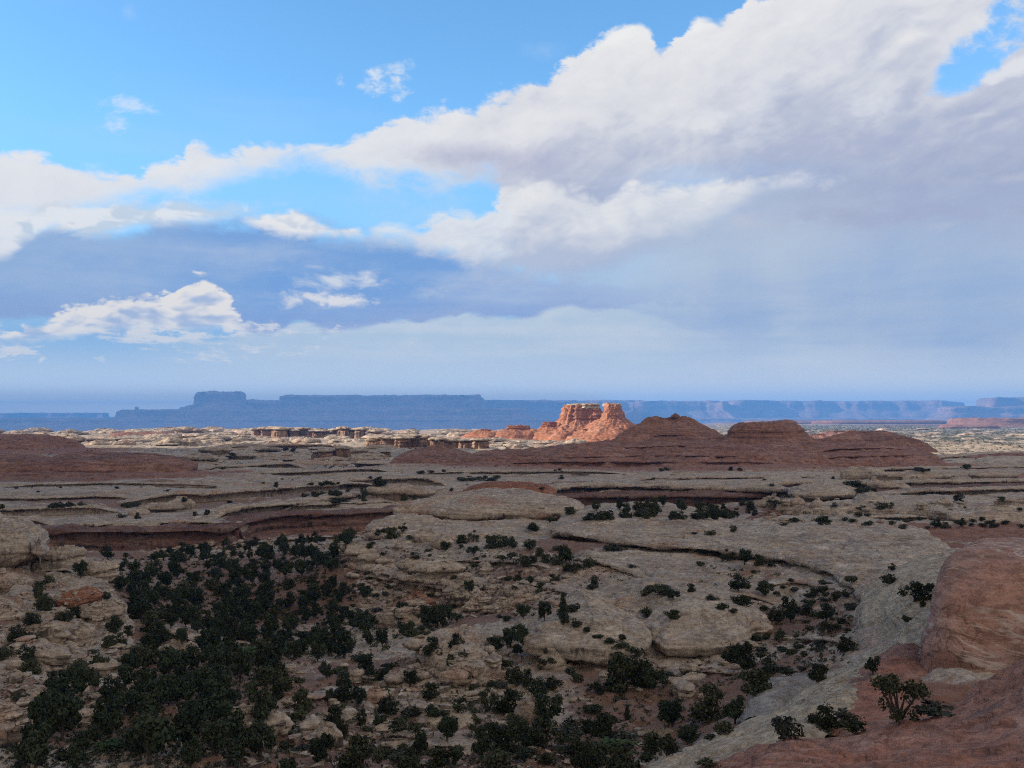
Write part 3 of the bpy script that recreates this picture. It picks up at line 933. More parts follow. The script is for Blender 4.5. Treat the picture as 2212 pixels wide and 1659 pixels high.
for th, r, z in [(-50, 2, -1.7), (-25, 2, -1.7), (0, 2, -1.7), (25, 2, -1.8), (50, 2, -1.7), (-50, 9, -3.6), (-25, 9, -5.0), (0, 9, -6.0), (20, 9, -5.6), (50, 9, -3.0),
                 (-50, 24, -9), (-25, 24, -12), (0, 24, -13.5), (18, 24, -13), (32, 26, -12), (50, 26, -9), (-50, 45, -17), (-25, 45, -20), (0, 45, -21), (15, 46, -20.5), (30, 48, -18.5), (50, 50, -13)]:
    _ctl.append((math.radians(th), math.log(r), z))
_ctl = np.array(_ctl)
_KT = 1.6


def _tps(d):
    return np.where(d > 1e-9, d * d * np.log(np.maximum(d, 1e-9)), 0.0)


def _fit():
    X = np.stack([_ctl[:, 0] * _KT, _ctl[:, 1]], 1)
    n = len(X)
    D = np.linalg.norm(X[:, None] - X[None], axis=2)
    A = np.zeros((n + 3, n + 3))
    A[:n, :n] = _tps(D) + np.eye(n) * 0.002
    A[:n, n] = A[n, :n] = 1
    A[:n, n + 1:] = X
    A[n + 1:, :n] = X.T
    return X, np.linalg.solve(A, np.concatenate([_ctl[:, 2], np.zeros(3)]))


_X, _W = _fit()
RIM = [(-1600, 262), (-600, 270), (0, 283), (330, 286), (500, 291), (535, 305), (560, 327), (800, 341), (1000, 373), (1240, 410), (1640, 412), (1800, 430), (2212, 457), (3200, 480)]
_rim_th = np.array([math.atan((p - CX) / F) for p, _ in RIM])
_rim_r = np.array([y * math.hypot(1, (p - CX) / F) for p, y in RIM])
_pl_r = np.array([250, 420, 560, 700, 1000, 1460, 2000, 2600, 3000, 4500, 12000, 60000, 110000])
_pl_l = np.array([-33.2, -33.6, -35, -35.6, -36.5, -37, -38.5, -41, -60, -170, -190, -200, -200])
_pr_r = np.array([250, 420, 560, 700, 1000, 1460, 2000, 2600, 5000, 7600, 9500, 12500, 60000, 110000])
_pr_z = np.array([-32.4, -33.2, -34.6, -35.6, -37, -40, -43, -46, -57, -64, -110, -190, -200, -200])


def ground_z(x, y, detail=True):
    x = np.asarray(x, float); y = np.asarray(y, float)
    th = np.arctan2(x, y)
    r = np.maximum(np.hypot(x, y), 1.5)
    thc = np.clip(th, -0.87, 0.87)
    near = np.full_like(r, -1.7)
    k = np.where(r < 560)[0]
    for s in range(0, len(k), 60000):
        q = k[s:s + 60000]
        P = np.stack([thc[q] * _KT, np.log(r[q])], 1)
        D = np.linalg.norm(P[:, None] - _X[None], axis=2)
        near[q] = _tps(D) @ _W[:-3] + _W[-3] + P @ _W[-2:]
    lr = np.log(r)
    pz = np.interp(lr, np.log(_pl_r), _pl_l)
    pr = np.interp(lr, np.log(_pr_r), _pr_z)
    pz = pz + (pr - pz) * sstep(0.02, 0.22, thc)
    rim = np.interp(thc, _rim_th, _rim_r) + 5.0
    s = sstep(0.0, 5.0, r - rim - 2.0 * fbm(xy0(x, y, 4.0), 14, 3))
    z = near * (1 - s) + pz * s
    if detail:
        p = xy0(x, y)
        # canyon side: lumps and benches
        a = np.clip((r - 8) / 60, 0.05, 1.0)
        n1 = fbm(p, 26, 5, 0.55)
        n2 = fbm(p + 50, 7, 4, 0.6)
        stp = n1 * 3.4 + 0.25 * n2
        ter = (np.floor(stp) + sstep(0.40, 0.60, stp - np.floor(stp))) / 3.4
        n3 = np.abs(fbm(p + 70, 4.5, 4, 0.6)) - 0.22
        zn = (0.35 * n1 + 1.05 * ter) * 1.2 * a + n2 * 0.40 * a + n3 * 0.7 * a
        # plateau: long low swells in steps
        m1 = fbm(p + 90, 85, 5, 0.55, (1.7, 1.0, 1.0))
        m2 = fbm(p + 20, 17, 4, 0.55)
        st = m1 * 3.6 + 0.2 * m2
        te = (np.floor(st) + sstep(0.45, 0.55, st - np.floor(st))) / 3.6
        zp = te * 3.0 + m1 * 0.3 + m2 * 0.34 + (np.abs(fbm(p + 140, 9, 4, 0.55, (2, 1, 1))) - 0.2) * 0.7
        fr = np.clip(r / 1500, 0, 1)
        zp = zp * (1 + 1.2 * fr * (1 - sstep(2200, 4200, r)))
        zp += fbm(p + 7, 900, 4) * 7.0 * sstep(2500, 6000, r) * (1 - sstep(0.05, 0.2, thc) * 0.75)
        z = z + zn * (1 - s) + zp * s
    return z


def ground_masks(x, y, z):
    th = np.arctan2(x, y); r = np.hypot(x, y)
    rim = np.interp(np.clip(th, -0.87, 0.87), _rim_th, _rim_r) + 5
    on_plateau = sstep(0, 6, r - rim)
    soil = np.zeros_like(r); red = np.zeros_like(r)
    def dab(arr, px, py, Y, rad, v, ex=1.0):
        cx, cyy, _ = at(px, py, Y)
        d = np.hypot((x - cx) / ex, y - cyy) / rad
        np.maximum(arr, v * np.exp(-d * d * 1.2), out=arr)
    for q in [(300, 1420, 135, 34, 0.9), (450, 1300, 190, 45, 0.95), (500, 1220, 245, 40, 0.8), (250, 1560, 95, 20, 0.85), (600, 1500, 108, 18, 0.8), (700, 1600, 86, 16, 0.85), (1000, 1600, 86, 20, 0.9),
              (1300, 1600, 86, 16, 0.9), (1500, 1510, 98, 16, 0.95), (1100, 1640, 80, 16, 0.9), (1350, 1480, 108, 10, 0.7), (1700, 1330, 128, 14, 0.75), (1850, 1370, 112, 9, 0.8), (1100, 1240, 178, 22, 0.6),
              (1250, 1200, 200, 20, 0.8), (900, 1320, 175, 14, 0.85), (1050, 1330, 160, 14, 0.8), (1650, 1250, 156, 14, 0.5), (1450, 1115, 375, 30, 0.85), (1550, 1110, 380, 30, 0.85), (1850, 1560, 60, 7, 0.9),
              (800, 1450, 122, 16, 0.75), (850, 1640, 80, 12, 0.8), (250, 1200, 265, 26, 0.7)]:
        dab(soil, *q)
    for q in [(1950, 1158, 232, 30, 1.0, 1.6), (2150, 1150, 232, 34, 1.0, 1.6), (2060, 1185, 196, 14, 1.0, 1.5), (1665, 1132, 318, 14, 1.0), (1720, 1120, 315, 10, 0.9), (1780, 1560, 62, 7, 0.8), (1930, 1450, 78, 8, 1.0),
              (1850, 1480, 74, 7, 0.75), (1960, 1540, 64, 7, 0.9), (1500, 1004, 700, 120, 1.0, 2.4), (1200, 1006, 690, 70, 0.9, 2.6), (1900, 1000, 720, 80, 0.8, 1.6), (180, 1034, 545, 42, 1.0, 2.6),
              (420, 1028, 590, 30, 0.9, 2.0), (940, 1006, 690, 44, 0.9, 2.0), (60, 975, 980, 120, 0.9, 1.4), (1280, 950, 1440, 110, 1.0, 1.6), (1100, 940, 1600, 120, 0.7, 1.6), (720, 1120, 325, 22, 0.7, 1.5),
              (900, 1310, 180, 10, 0.7), (2180, 918, 5200, 700, 1.0, 1.5), (1850, 914, 6500, 900, 0.9, 2.0), (2212, 1030, 560, 60, 0.6, 2.0), (1250, 958, 1250, 90, 0.5, 2.0)]:
        dab(red, *q)
    soil *= (1 - on_plateau)
    p = xy0(x, y)
    soil = np.maximum(soil, on_plateau * (1 - sstep(900, 1600, r)) * sstep(0.12, 0.42, fbm(p + 33, 55, 4, 0.55, (2.2, 1, 1))) * 0.62)
    far = sstep(380, 900, r)
    scrub = sstep(900, 1700, r) * (1 - sstep(5200, 7500, r)) * sstep(0.10, 0.20, th) + 0.12 * sstep(600, 1200, r)
    return {'soil': soil, 'red': red, 'far': far, 'scrub': np.clip(scrub, 0, 1)}


def build_ground():
    th = np.concatenate([np.radians(np.linspace(-180, -34, 34)[:-1]), np.radians(np.linspace(-34, 34, 760)), np.radians(np.linspace(34, 180, 34)[1:])])
    lr = np.concatenate([np.linspace(math.log(1.5), math.log(55), 90)[:-1], np.linspace(math.log(55), math.log(900), 760)[:-1], np.linspace(math.log(900), math.log(9000), 260)[:-1],
                         np.linspace(math.log(9000), math.log(27000), 40)])
    T, R = np.meshgrid(th, np.exp(lr), indexing='ij')
    x, y = (R * np.sin(T)).ravel(), (R * np.cos(T)).ravel()
    z = ground_z(x, y)
    f = grid_faces(len(th), len(lr))
    me = mesh_of('ground', np.stack([x, y, z], 1), f, M['ground'], True, ground_masks(x, y, z))
    o = link('ground', me)
    # make the sheet face up
    if me.polygons[len(me.polygons) // 2].normal.z < 0:
        me.flip_normals()
    tag(o, kind='structure')
    return o


GROUND = build_ground()


def gz(x, y):
    return float(ground_z(np.array([x]), np.array([y]))[0])


# ------------------------------------------------------------------ rocks
def thing(o, label, cat, group=None):
    return tag(o, label, cat, group)


def ov(pts, z):
    """Plan outline from view pixels on the level z."""
    return [atz(px, py, z)[:2] for px, py in pts]


def oy(pts):
    return [at(*p)[:2] for p in pts]


# foreground: the red slope the viewer stands on
thing(loft('red_slickrock_slope', [
    [(1750, 2600, 6), (1480, 2050, 14), (1440, 1790, 24), (1480, 1690, 34), (1500, 1668, 42), (1520, 1720, 44), (1540, 1800, 46)],
    [(1900, 2600, 6), (1640, 2030, 14), (1590, 1760, 25), (1590, 1672, 35), (1600, 1640, 45), (1610, 1690, 48), (1620, 1780, 50)],
    [(2100, 2560, 6), (1800, 2010, 14), (1700, 1730, 26), (1670, 1630, 38), (1664, 1598, 47), (1668, 1640, 50), (1676, 1740, 52)],
    [(2300, 2500, 6), (1980, 1980, 14), (1840, 1700, 27), (1800, 1620, 40), (1788, 1594, 50), (1790, 1636, 53), (1795, 1730, 55)],
    [(2500, 2450, 6), (2160, 1950, 14), (1990, 1680, 28), (1930, 1600, 41), (1905, 1570, 52), (1905, 1612, 55), (1905, 1700, 57)],
    [(2700, 2400, 6), (2330, 1910, 14), (2140, 1650, 29), (2060, 1572, 42), (2020, 1540, 53), (2020, 1584, 56), (2020, 1680, 58)],
    [(2900, 2350, 6), (2500, 1870, 14), (2290, 1620, 29), (2180, 1520, 43), (2120, 1482, 54), (2120, 1530, 57), (2120, 1640, 59)],
    [(3200, 2300, 6), (2750, 1800, 14), (2500, 1560, 29), (2340, 1450, 43), (2250, 1408, 54), (2240, 1450, 58), (2230, 1580, 60)],
    [(3600, 2250, 6), (3100, 1720, 14), (2800, 1480, 29), (2600, 1350, 43), (2440, 1320, 54), (2430, 1370, 58), (2420, 1500, 60)],
    [(4200, 2250, 6), (3700, 1650, 14), (3200, 1400, 29), (2900, 1260, 43), (2700, 1230, 54), (2690, 1290, 58), (2680, 1450, 60)],
], 260, 200, M['slope'], rough=0.42, rsize=3.2, bed=0.16, bedt=0.4, seed=1.0), 'bare red slickrock slope with pale scuffs filling the lower right corner', 'rock slope')

# the big veined red rock at the right edge
thing(loft('veined_red_rock', [
    [(2085, 1500, 90), (2075, 1420, 92), (2070, 1330, 93), (2072, 1250, 94), (2085, 1205, 95), (2110, 1178, 98), (2160, 1168, 104), (2200, 1190, 112)],
    [(2030, 1500, 82), (2024, 1430, 82), (2030, 1330, 83), (2044, 1250, 84), (2062, 1203, 86), (2095, 1178, 91), (2150, 1168, 98), (2200, 1190, 106)],
    [(1990, 1480, 75), (1990, 1420, 75), (2000, 1335, 76), (2018, 1260, 77), (2044, 1210, 79), (2085, 1182, 84), (2150, 1168, 92), (2210, 1188, 102)],
    [(2010, 1490, 72), (2008, 1440, 72), (2020, 1350, 73), (2045, 1262, 74.5), (2072, 1212, 77), (2115, 1182, 82), (2180, 1166, 91), (2240, 1186, 101)],
    [(2060, 1510, 70), (2055, 1465, 70), (2068, 1360, 71.5), (2095, 1264, 73.5), (2120, 1213, 76), (2160, 1183, 82), (2230, 1165, 91), (2290, 1185, 101)],
    [(2120, 1530, 69), (2115, 1480, 69.5), (2128, 1365, 71), (2150, 1265, 73), (2175, 1212, 76), (2215, 1182, 82), (2290, 1164, 91), (2350, 1184, 101)],
    [(2240, 1530, 69), (2240, 1490, 69.5), (2250, 1360, 71), (2270, 1262, 73), (2300, 1210, 76), (2340, 1180, 82), (2420, 1162, 91), (2480, 1184, 101)],
    [(2500, 1530, 69), (2500, 1490, 69.5), (2510, 1350, 71), (2530, 1250, 73), (2560, 1205, 76), (2600, 1180, 82), (2680, 1170, 91), (2740, 1190, 101)],
    [(2800, 1530, 72), (2800, 1480, 73), (2800, 1350, 75), (2800, 1260, 78), (2800, 1220, 82), (2820, 1200, 88), (2880, 1190, 96), (2900, 1200, 104)],
], 200, 130, M['swirl'], rough=0.34, rsize=4.0, bed=0.12, bedt=0.8, seed=2.0), 'huge rounded red rock with sweeping white veins at the right edge', 'rock')

# pale ridge that climbs from the bottom edge to the shelf
thing(loft('pale_slickrock_ridge', [
    [(1290, 1760, 55), (1330, 1715, 54), (1372, 1668, 53), (1430, 1675, 50), (1520, 1700, 46), (1600, 1760, 42)],
    [(1370, 1700, 60), (1405, 1672, 59), (1440, 1632, 58), (1495, 1640, 54), (1580, 1662, 49), (1660, 1720, 45)],
    [(1440, 1690, 64), (1478, 1650, 62), (1508, 1607, 60), (1560, 1608, 57), (1640, 1618, 52), (1700, 1670, 49)],
    [(1528, 1650, 68), (1562, 1612, 66), (1592, 1569, 64), (1640, 1570, 61), (1700, 1578, 56), (1750, 1625, 53)],
    [(1605, 1615, 73), (1636, 1580, 71), (1662, 1540, 68), (1706, 1536, 65), (1760, 1540, 61), (1800, 1580, 58)],
    [(1672, 1570, 79), (1702, 1538, 77), (1728, 1498, 74), (1772, 1494, 70), (1830, 1500, 66), (1880, 1540, 63)],
    [(1736, 1525, 85), (1764, 1498, 83), (1788, 1459, 80), (1832, 1456, 76), (1890, 1462, 71), (1950, 1500, 67)],
    [(1812, 1490, 93), (1846, 1460, 91), (1871, 1418, 88), (1905, 1412, 84), (1950, 1418, 79), (2005, 1452, 74)],
    [(1840, 1450, 101), (1862, 1420, 99), (1882, 1384, 96), (1916, 1374, 92), (1960, 1376, 86), (2020, 1400, 80)],
    [(1826, 1395, 112), (1846, 1365, 110), (1862, 1330, 107), (1905, 1310, 104), (1960, 1300, 98), (2050, 1310, 90)],
    [(1836, 1352, 122), (1852, 1325, 121), (1862, 1296, 119), (1905, 1272, 118), (1975, 1258, 112), (2080, 1260, 102)],
    [(1862, 1312, 135), (1872, 1290, 134), (1884, 1262, 133), (1930, 1236, 132), (1995, 1220, 127), (2090, 1220, 116)],
    [(1900, 1270, 150), (1910, 1255, 149), (1920, 1238, 148), (1960, 1218, 146), (2010, 1200, 142), (2090, 1195, 130)],
], 260, 130, M['rim'], rough=0.36, rsize=3.6, bed=0.22, bedt=0.5, seed=3.0), 'long pale slickrock ridge running up between red rock and wooded floor', 'rock ridge')
thing(loft('pale_slickrock_ramp', [
    [(1570, 1650, 76), (1590, 1600, 75), (1612, 1556, 74), (1660, 1556, 72), (1700, 1600, 70)],
    [(1600, 1590, 82), (1612, 1545, 82), (1630, 1505, 81), (1690, 1502, 78), (1740, 1540, 76)],
    [(1612, 1540, 87), (1625, 1506, 87), (1645, 1474, 87), (1720, 1470, 83), (1780, 1500, 80)],
    [(1660, 1500, 92), (1680, 1478, 92), (1705, 1456, 92), (1765, 1455, 88), (1820, 1480, 84)],
], 70, 60, M['ramp'], rough=0.3, rsize=3.0, bed=0.15, bedt=0.5, seed=4.0), 'low grey slickrock ramp just below the pale ridge', 'rock')
thing(loft('red_rock_patch', [
    [(1700, 1610, 60.5), (1745, 1590, 59.5), (1800, 1590, 57.5), (1880, 1590, 56), (1940, 1600, 55.5)],
    [(1738, 1566, 62.3), (1790, 1560, 60.2), (1860, 1568, 58.2), (1930, 1566, 57.6), (1990, 1580, 57.5)],
    [(1803, 1517, 66.3), (1850, 1512, 64.6), (1920, 1528, 61.8), (2000, 1545, 60.2), (2070, 1560, 60)],
    [(1836, 1475, 70.8), (1880, 1468, 69), (1950, 1486, 66.6), (2050, 1508, 64.6), (2110, 1520, 64)],
    [(1878, 1430, 77.2), (1920, 1420, 75.4), (1985, 1446, 72.4), (2070, 1482, 68.8), (2130, 1500, 68)],
    [(1925, 1402, 83.2), (1965, 1396, 81.4), (2012, 1422, 78.6), (2090, 1456, 73.6), (2150, 1490, 72)],
    [(1965, 1392, 88), (1990, 1392, 86), (2030, 1420, 84), (2100, 1450, 79), (2160, 1480, 77)],
], 110, 110, M['slope'], rough=0.3, rsize=3.0, bed=0.16, bedt=0.4, seed=3.5), 'reddish rock patch between the pale ridge and the base of the veined rock', 'rock')
# mushroom knob and its pale block at the head of the ridge
thing(rock('overhanging_rock', ov([(1846, 1262), (1862, 1252), (1895, 1250), (1925, 1254), (1928, 1268), (1905, 1280), (1870, 1282), (1850, 1274)], -22.3), -25.4, -22.1, PANCAKE, M['pale_band'], dome=0.4, rough=0.3, seed=5.1, n=80),
      'pale undercut rock jutting out at the upper bend of the ridge', 'rock')

# the long white shelf
thing(ledge('white_rock_shelf', [at(1905, 1286, 122), at(1868, 1268, 128), at(1838, 1252, 135), at(1770, 1221, 149), at(1695, 1200, 162), at(1612, 1190, 171), at(1523, 1179, 178), at(1434, 1174, 183),
      at(1377, 1170, 187), at(1289, 1157, 197), at(1219, 1146, 206), at(1176, 1138, 212)], 2.9, 26, M['pale'], n=420, rows=30, wig=1.3, wsize=12, rough=0.5, bed=0.35, seed=6.0, taper=0.05, sink=0.9),
      'long white slickrock shelf with a dark undercut edge crossing the right middle', 'rock shelf')
thing(rock('white_slickrock_hump', oy([(1190, 1150, 216), (1290, 1160, 212), (1420, 1172, 206), (1560, 1172, 206), (1578, 1150, 232), (1480, 1130, 262), (1342, 1124, 268), (1250, 1128, 258)]), -27.0, -24.1, SLAB, M['pale'], dome=1.7, rough=0.55, rsize=9, n=200, seed=7.0, tilt=(0, 0.004)),
      'broad white slickrock hump behind the shelf edge, centre right', 'rock')
thing(rock('white_slickrock_swell', oy([(1560, 1190, 186), (1700, 1200, 172), (1830, 1240, 146), (1960, 1260, 132), (2060, 1230, 134), (2060, 1180, 170), (1960, 1150, 212), (1800, 1144, 226), (1640, 1156, 222)]), -25.8, -23.3, SLAB, M['pale'], dome=1.3, rough=0.6, rsize=8, n=220, seed=8.0, tilt=(0.010, 0.002)),
      'wide pale slickrock swell between the white shelf and the veined red rock', 'rock')
thing(rock('stepped_rock_slab', oy([(1243, 1197, 186), (1300, 1214, 178), (1370, 1236, 168), (1425, 1262, 158), (1520, 1268, 155), (1640, 1255, 160), (1700, 1226, 172), (1580, 1212, 182), (1420, 1196, 190), (1310, 1184, 196)]), -28.0, -25.7, SLAB, M['pale_band'], dome=0.35, rough=0.4, bed=0.7, bedt=0.5, rsize=6, n=220, edge=1.0, seed=9.0),
      'flat stepped slab with yellowish edge below the white shelf', 'rock slab')

# two lobes of the big pale dome in the lower middle
thing(rock('pale_rock_dome', oy([(1140, 1392, 120), (1150, 1412, 117), (1215, 1430, 113.5), (1310, 1446, 111.5), (1395, 1440, 112.5), (1392, 1400, 121), (1340, 1350, 134), (1255, 1330, 142), (1200, 1345, 137), (1160, 1370, 127)]), -30.8, -25.2, SLAB, M['pale_band'], dome=1.3, rough=0.5, bed=1.1, bedt=0.55, rsize=6, n=260, edge=1.3, edge_size=5, seed=10.0, tilt=(0.02, 0.012)),
      'layered pale rock dome with a blunt nose, left of its dark crack', 'rock dome')
thing(rock('pale_rock_dome', oy([(1262, 1330, 142), (1345, 1366, 131), (1400, 1402, 121), (1440, 1428, 114), (1540, 1424, 115), (1630, 1392, 121), (1660, 1360, 128), (1600, 1310, 143), (1470, 1290, 153), (1350, 1290, 153)]), -30.5, -25.4, SLAB, M['pale'], dome=1.7, rough=0.55, bed=0.9, bedt=0.55, rsize=7, n=260, edge=1.4, edge_size=5, seed=11.0, tilt=(-0.01, 0.004)),
      'broad pale rock dome with flat crown, right of the dark crack', 'rock dome')
for i, (px, py, Y, rx, ry, h) in enumerate([(1560, 1300, 145, 6.5, 4, 1.3), (1420, 1274, 152, 5, 3, 1.0)]):
    x, y, z = at(px, py, Y)
    thing(rock('flat_rock_slab', blob_outline(x, y, rx, ry, 0, i + 2.2), z - 1.0, z + h * 0.5, PANCAKE, M['pale'], dome=0.3, n=70, rows=16, tops=6, seed=12.0 + i, rough=0.2),
          ['small pale slab behind the right dome crown', 'small pale slab above the right dome, near its left end'][i], 'rock slab')

# central promontory
thing(rock('central_rock_dome', oy([(850, 1124, 246), (905, 1122, 244), (945, 1126, 240), (1010, 1131, 237), (1115, 1124, 239), (1200, 1122, 240), (1250, 1114, 246), (1252, 1100, 262), (1150, 1086, 285), (1030, 1086, 285), (930, 1098, 268), (870, 1112, 254)]), -28.0, -22.2, SLAB, M['pale_band'], dome=2.4, rough=0.6, bed=0.7, bedt=0.8, rsize=8, n=240, rows=32, edge=0.8, seed=13.0),
      'high pale rock dome crowning the central promontory', 'rock dome')
thing(rock('promontory_shoulder', oy([(792, 1160, 226), (830, 1168, 222), (900, 1172, 219), (1000, 1176, 217), (1110, 1168, 220), (1240, 1158, 224), (1262, 1140, 236), (1200, 1130, 248), (1000, 1130, 250), (880, 1136, 244), (800, 1146, 236)]), -30.0, -26.1, SLAB, M['pale_band'], dome=0.9, rough=0.5, bed=0.6, bedt=0.7, rsize=7, n=230, edge=0.9, seed=14.0),
      'pale rock shoulder round the foot of the central dome', 'rock')
thing(rock('rock_prow', oy([(790, 1142, 229), (812, 1150, 225), (870, 1150, 225), (915, 1140, 230), (960, 1134, 236), (900, 1122, 246), (840, 1122, 246), (800, 1130, 238)]), -28.5, -24.9, PANCAKE, M['pale'], dome=0.9, rough=0.4, n=120, seed=15.0, tilt=(0.03, 0)),
      'undercut rock prow at the left tip of the central dome', 'rock')
thing(rock('red_cap_rock', oy([(1000, 1082, 282), (1080, 1086, 278), (1180, 1085, 278), (1200, 1078, 290), (1120, 1072, 300), (1030, 1074, 298)]), -22.4, -20.2, DOME, M['red'], dome=0.5, rough=0.35, n=110, seed=16.0),
      'low red cap rock along the top of the central dome', 'rock')
for i, (px, py, Y, rx, ry, h, ro, lb) in enumerate([
        (919, 1172, 214, 3.4, 2.2, 2.6, 0.1, 'long smooth boulder leaning on a rounder one below the central dome'),
        (955, 1184, 208, 2.4, 2.2, 2.9, 0.0, 'round pale boulder, right one of the pair below the central dome'),
        (861, 1187, 207, 1.1, 1.0, 1.7, 0.0, 'small squarish boulder alone left of the boulder pair'),
        (1170, 1098, 236, 0.8, 0.7, 1.0, 0.0, 'little pale boulder perched on the front of the central dome')]):
    x, y, z = at(px, py, Y)
    thing(rock('boulder', blob_outline(x, y, rx, ry, ro, i * 3.1), z - 0.25, z + h, BOULDER, M['pale'], dome=h * 0.08, n=64, rows=20, tops=8, rough=h * 0.09, bed=0.12, seed=17.0 + i), lb, 'boulder')
PK = [(762, 1196, 206, 2.7, 1.9, 2.2, 'tip'), (778, 1206, 201, 3.0, 2.2, 2.3, ''), (798, 1215, 197, 2.4, 1.8, 1.8, ''), (826, 1218, 196, 1.4, 1.2, 1.4, ''), (892, 1233, 190, 3.2, 2.0, 2.1, ''), (952, 1244, 185, 4.6, 2.2, 2.4, '')]
PKL = ['flat pale caprock at the very tip of the central promontory', 'largest of the flat caprocks near the promontory tip', 'third flat caprock from the promontory tip', 'smallest flat caprock in the row along the promontory rim',
       'tan caprock with reddish underside midway along the promontory rim', 'long tan caprock at the right end of the promontory rim row']
for i, (px, py, Y, rx, ry, h, _) in enumerate(PK):
    x, y, z = at(px, py, Y)
    thing(rock('flat_caprock', blob_outline(x, y, rx, ry, 0.2, 5.0 + i * 2.3, 0.2), z - 0.9, z + h, SLAB, M['pale'] if i < 4 else M['pale_band'], dome=0.35, n=84, rows=20, tops=7, rough=0.22, bed=0.25, seed=22.0 + i),
          PKL[i], 'rock', 'caprocks along the promontory rim')
thing(ledge('layered_rim', [at(728, 1208, 205), at(745, 1214, 200), at(775, 1222, 195), at(830, 1232, 190), at(900, 1248, 184), at(980, 1256, 180), at(1040, 1262, 177), at(1120, 1268, 172), at(1200, 1272, 168), at(1260, 1275, 166)],
      2.6, 12, M['pale_band'], n=260, rows=26, wig=1.4, wsize=7, rough=0.45, bed=0.6, bedt=0.5, seed=23.0, taper=0.08, flute=0.25), 'layered tan rim below the caprocks of the promontory', 'rock ledge')
LOW = [(905, 1318, 172, 3.3, 2.4, 3.0, 'red', 'reddish hump low on the promontory slope, left'), (1000, 1300, 172, 3.4, 2.6, 3.4, 'pale_band', 'layered tan hump with flat top on the promontory slope'),
       (1028, 1315, 167, 2.2, 1.6, 1.8, 'pale', 'smooth lens-shaped rock beside the layered tan hump'), (1096, 1325, 162, 3.6, 1.7, 2.2, 'pale_band', 'tilted tan slab propped on the lower promontory slope'),
       (1122, 1292, 166, 3.0, 1.8, 1.7, 'pale', 'upper left of two stacked flat rocks on the slope'), (1166, 1304, 163, 3.8, 2.0, 1.7, 'pale', 'long oval flat rock on the slope with dark underside'),
       (1216, 1312, 160, 2.6, 2.0, 2.2, 'pale_band', 'knobby tan rock at the right end of the promontory slope'), (850, 1352, 163, 3.2, 2.4, 2.8, 'pale_band', 'tan layered lump at the foot of the promontory slope'),
       (905, 1352, 160, 3.8, 2.2, 2.6, 'pale_band', 'grooved tan lump beside trees at the promontory foot')]
for i, (px, py, Y, rx, ry, h, mt, lb) in enumerate(LOW):
    x, y, z = at(px, py, Y)
    thing(rock('slope_rock', blob_outline(x, y, rx, ry, 0.15 * ((i % 3) - 1), 9.0 + i * 1.7), z - 0.9, z + h, CHUNK if i in (3, 4, 5) else BOULDER, M[mt], dome=0.3, n=110, rows=26, tops=14, rough=0.4, edge=0.4, edge_size=2.5, bed=0.55, bedt=0.45, seed=31.0 + i,
               tilt=(0.28, 0) if i == 3 else (0, 0)), lb, 'rock', 'rocks on the promontory slope')

# tan outcrop in the lower centre
thing(rock('tan_outcrop', oy([(866, 1420, 122), (900, 1470, 111), (985, 1500, 106), (1080, 1490, 107), (1130, 1450, 114), (1120, 1400, 124), (1060, 1372, 131), (980, 1370, 132), (900, 1390, 127)]), -31.3, -27.5, [(0.0, -0.2), (0.3, 0.15), (0.42, 0.5), (0.5, 0.45), (0.58, 0.75), (0.66, 0.68), (0.8, 0.8), (0.9, 0.82), (1.0, 1.0)], M['pale_band'], dome=0.8, rough=0.7, bed=0.9, bedt=0.55, rsize=5, n=200, edge=1.2, edge_size=9, seed=41.0, tilt=(-0.03, 0)),
      'crumbling tan outcrop with ledges in the lower centre', 'rock outcrop')
OUT = [(915, 1405, 118.5, 2.4, 1.5, 1.5, 'projecting caprock at the left end of the tan outcrop'), (955, 1418, 116, 2.6, 1.5, 1.3, 'second projecting caprock on the tan outcrop'), (995, 1440, 113, 1.7, 1.0, 0.9, 'small flat ledge block low on the tan outcrop')]
for i, (px, py, Y, rx, ry, h, lb) in enumerate(OUT):
    x, y, z = at(px, py, Y)
    thing(rock('flat_caprock', blob_outline(x, y, rx, ry, 0.1, 50 + i * 2.1), z - 0.5, z + h, PANCAKE, M['pale_band'], dome=0.25, n=70, rows=18, tops=6, rough=0.22, bed=0.35, bedt=0.3, seed=42.0 + i), lb, 'rock')

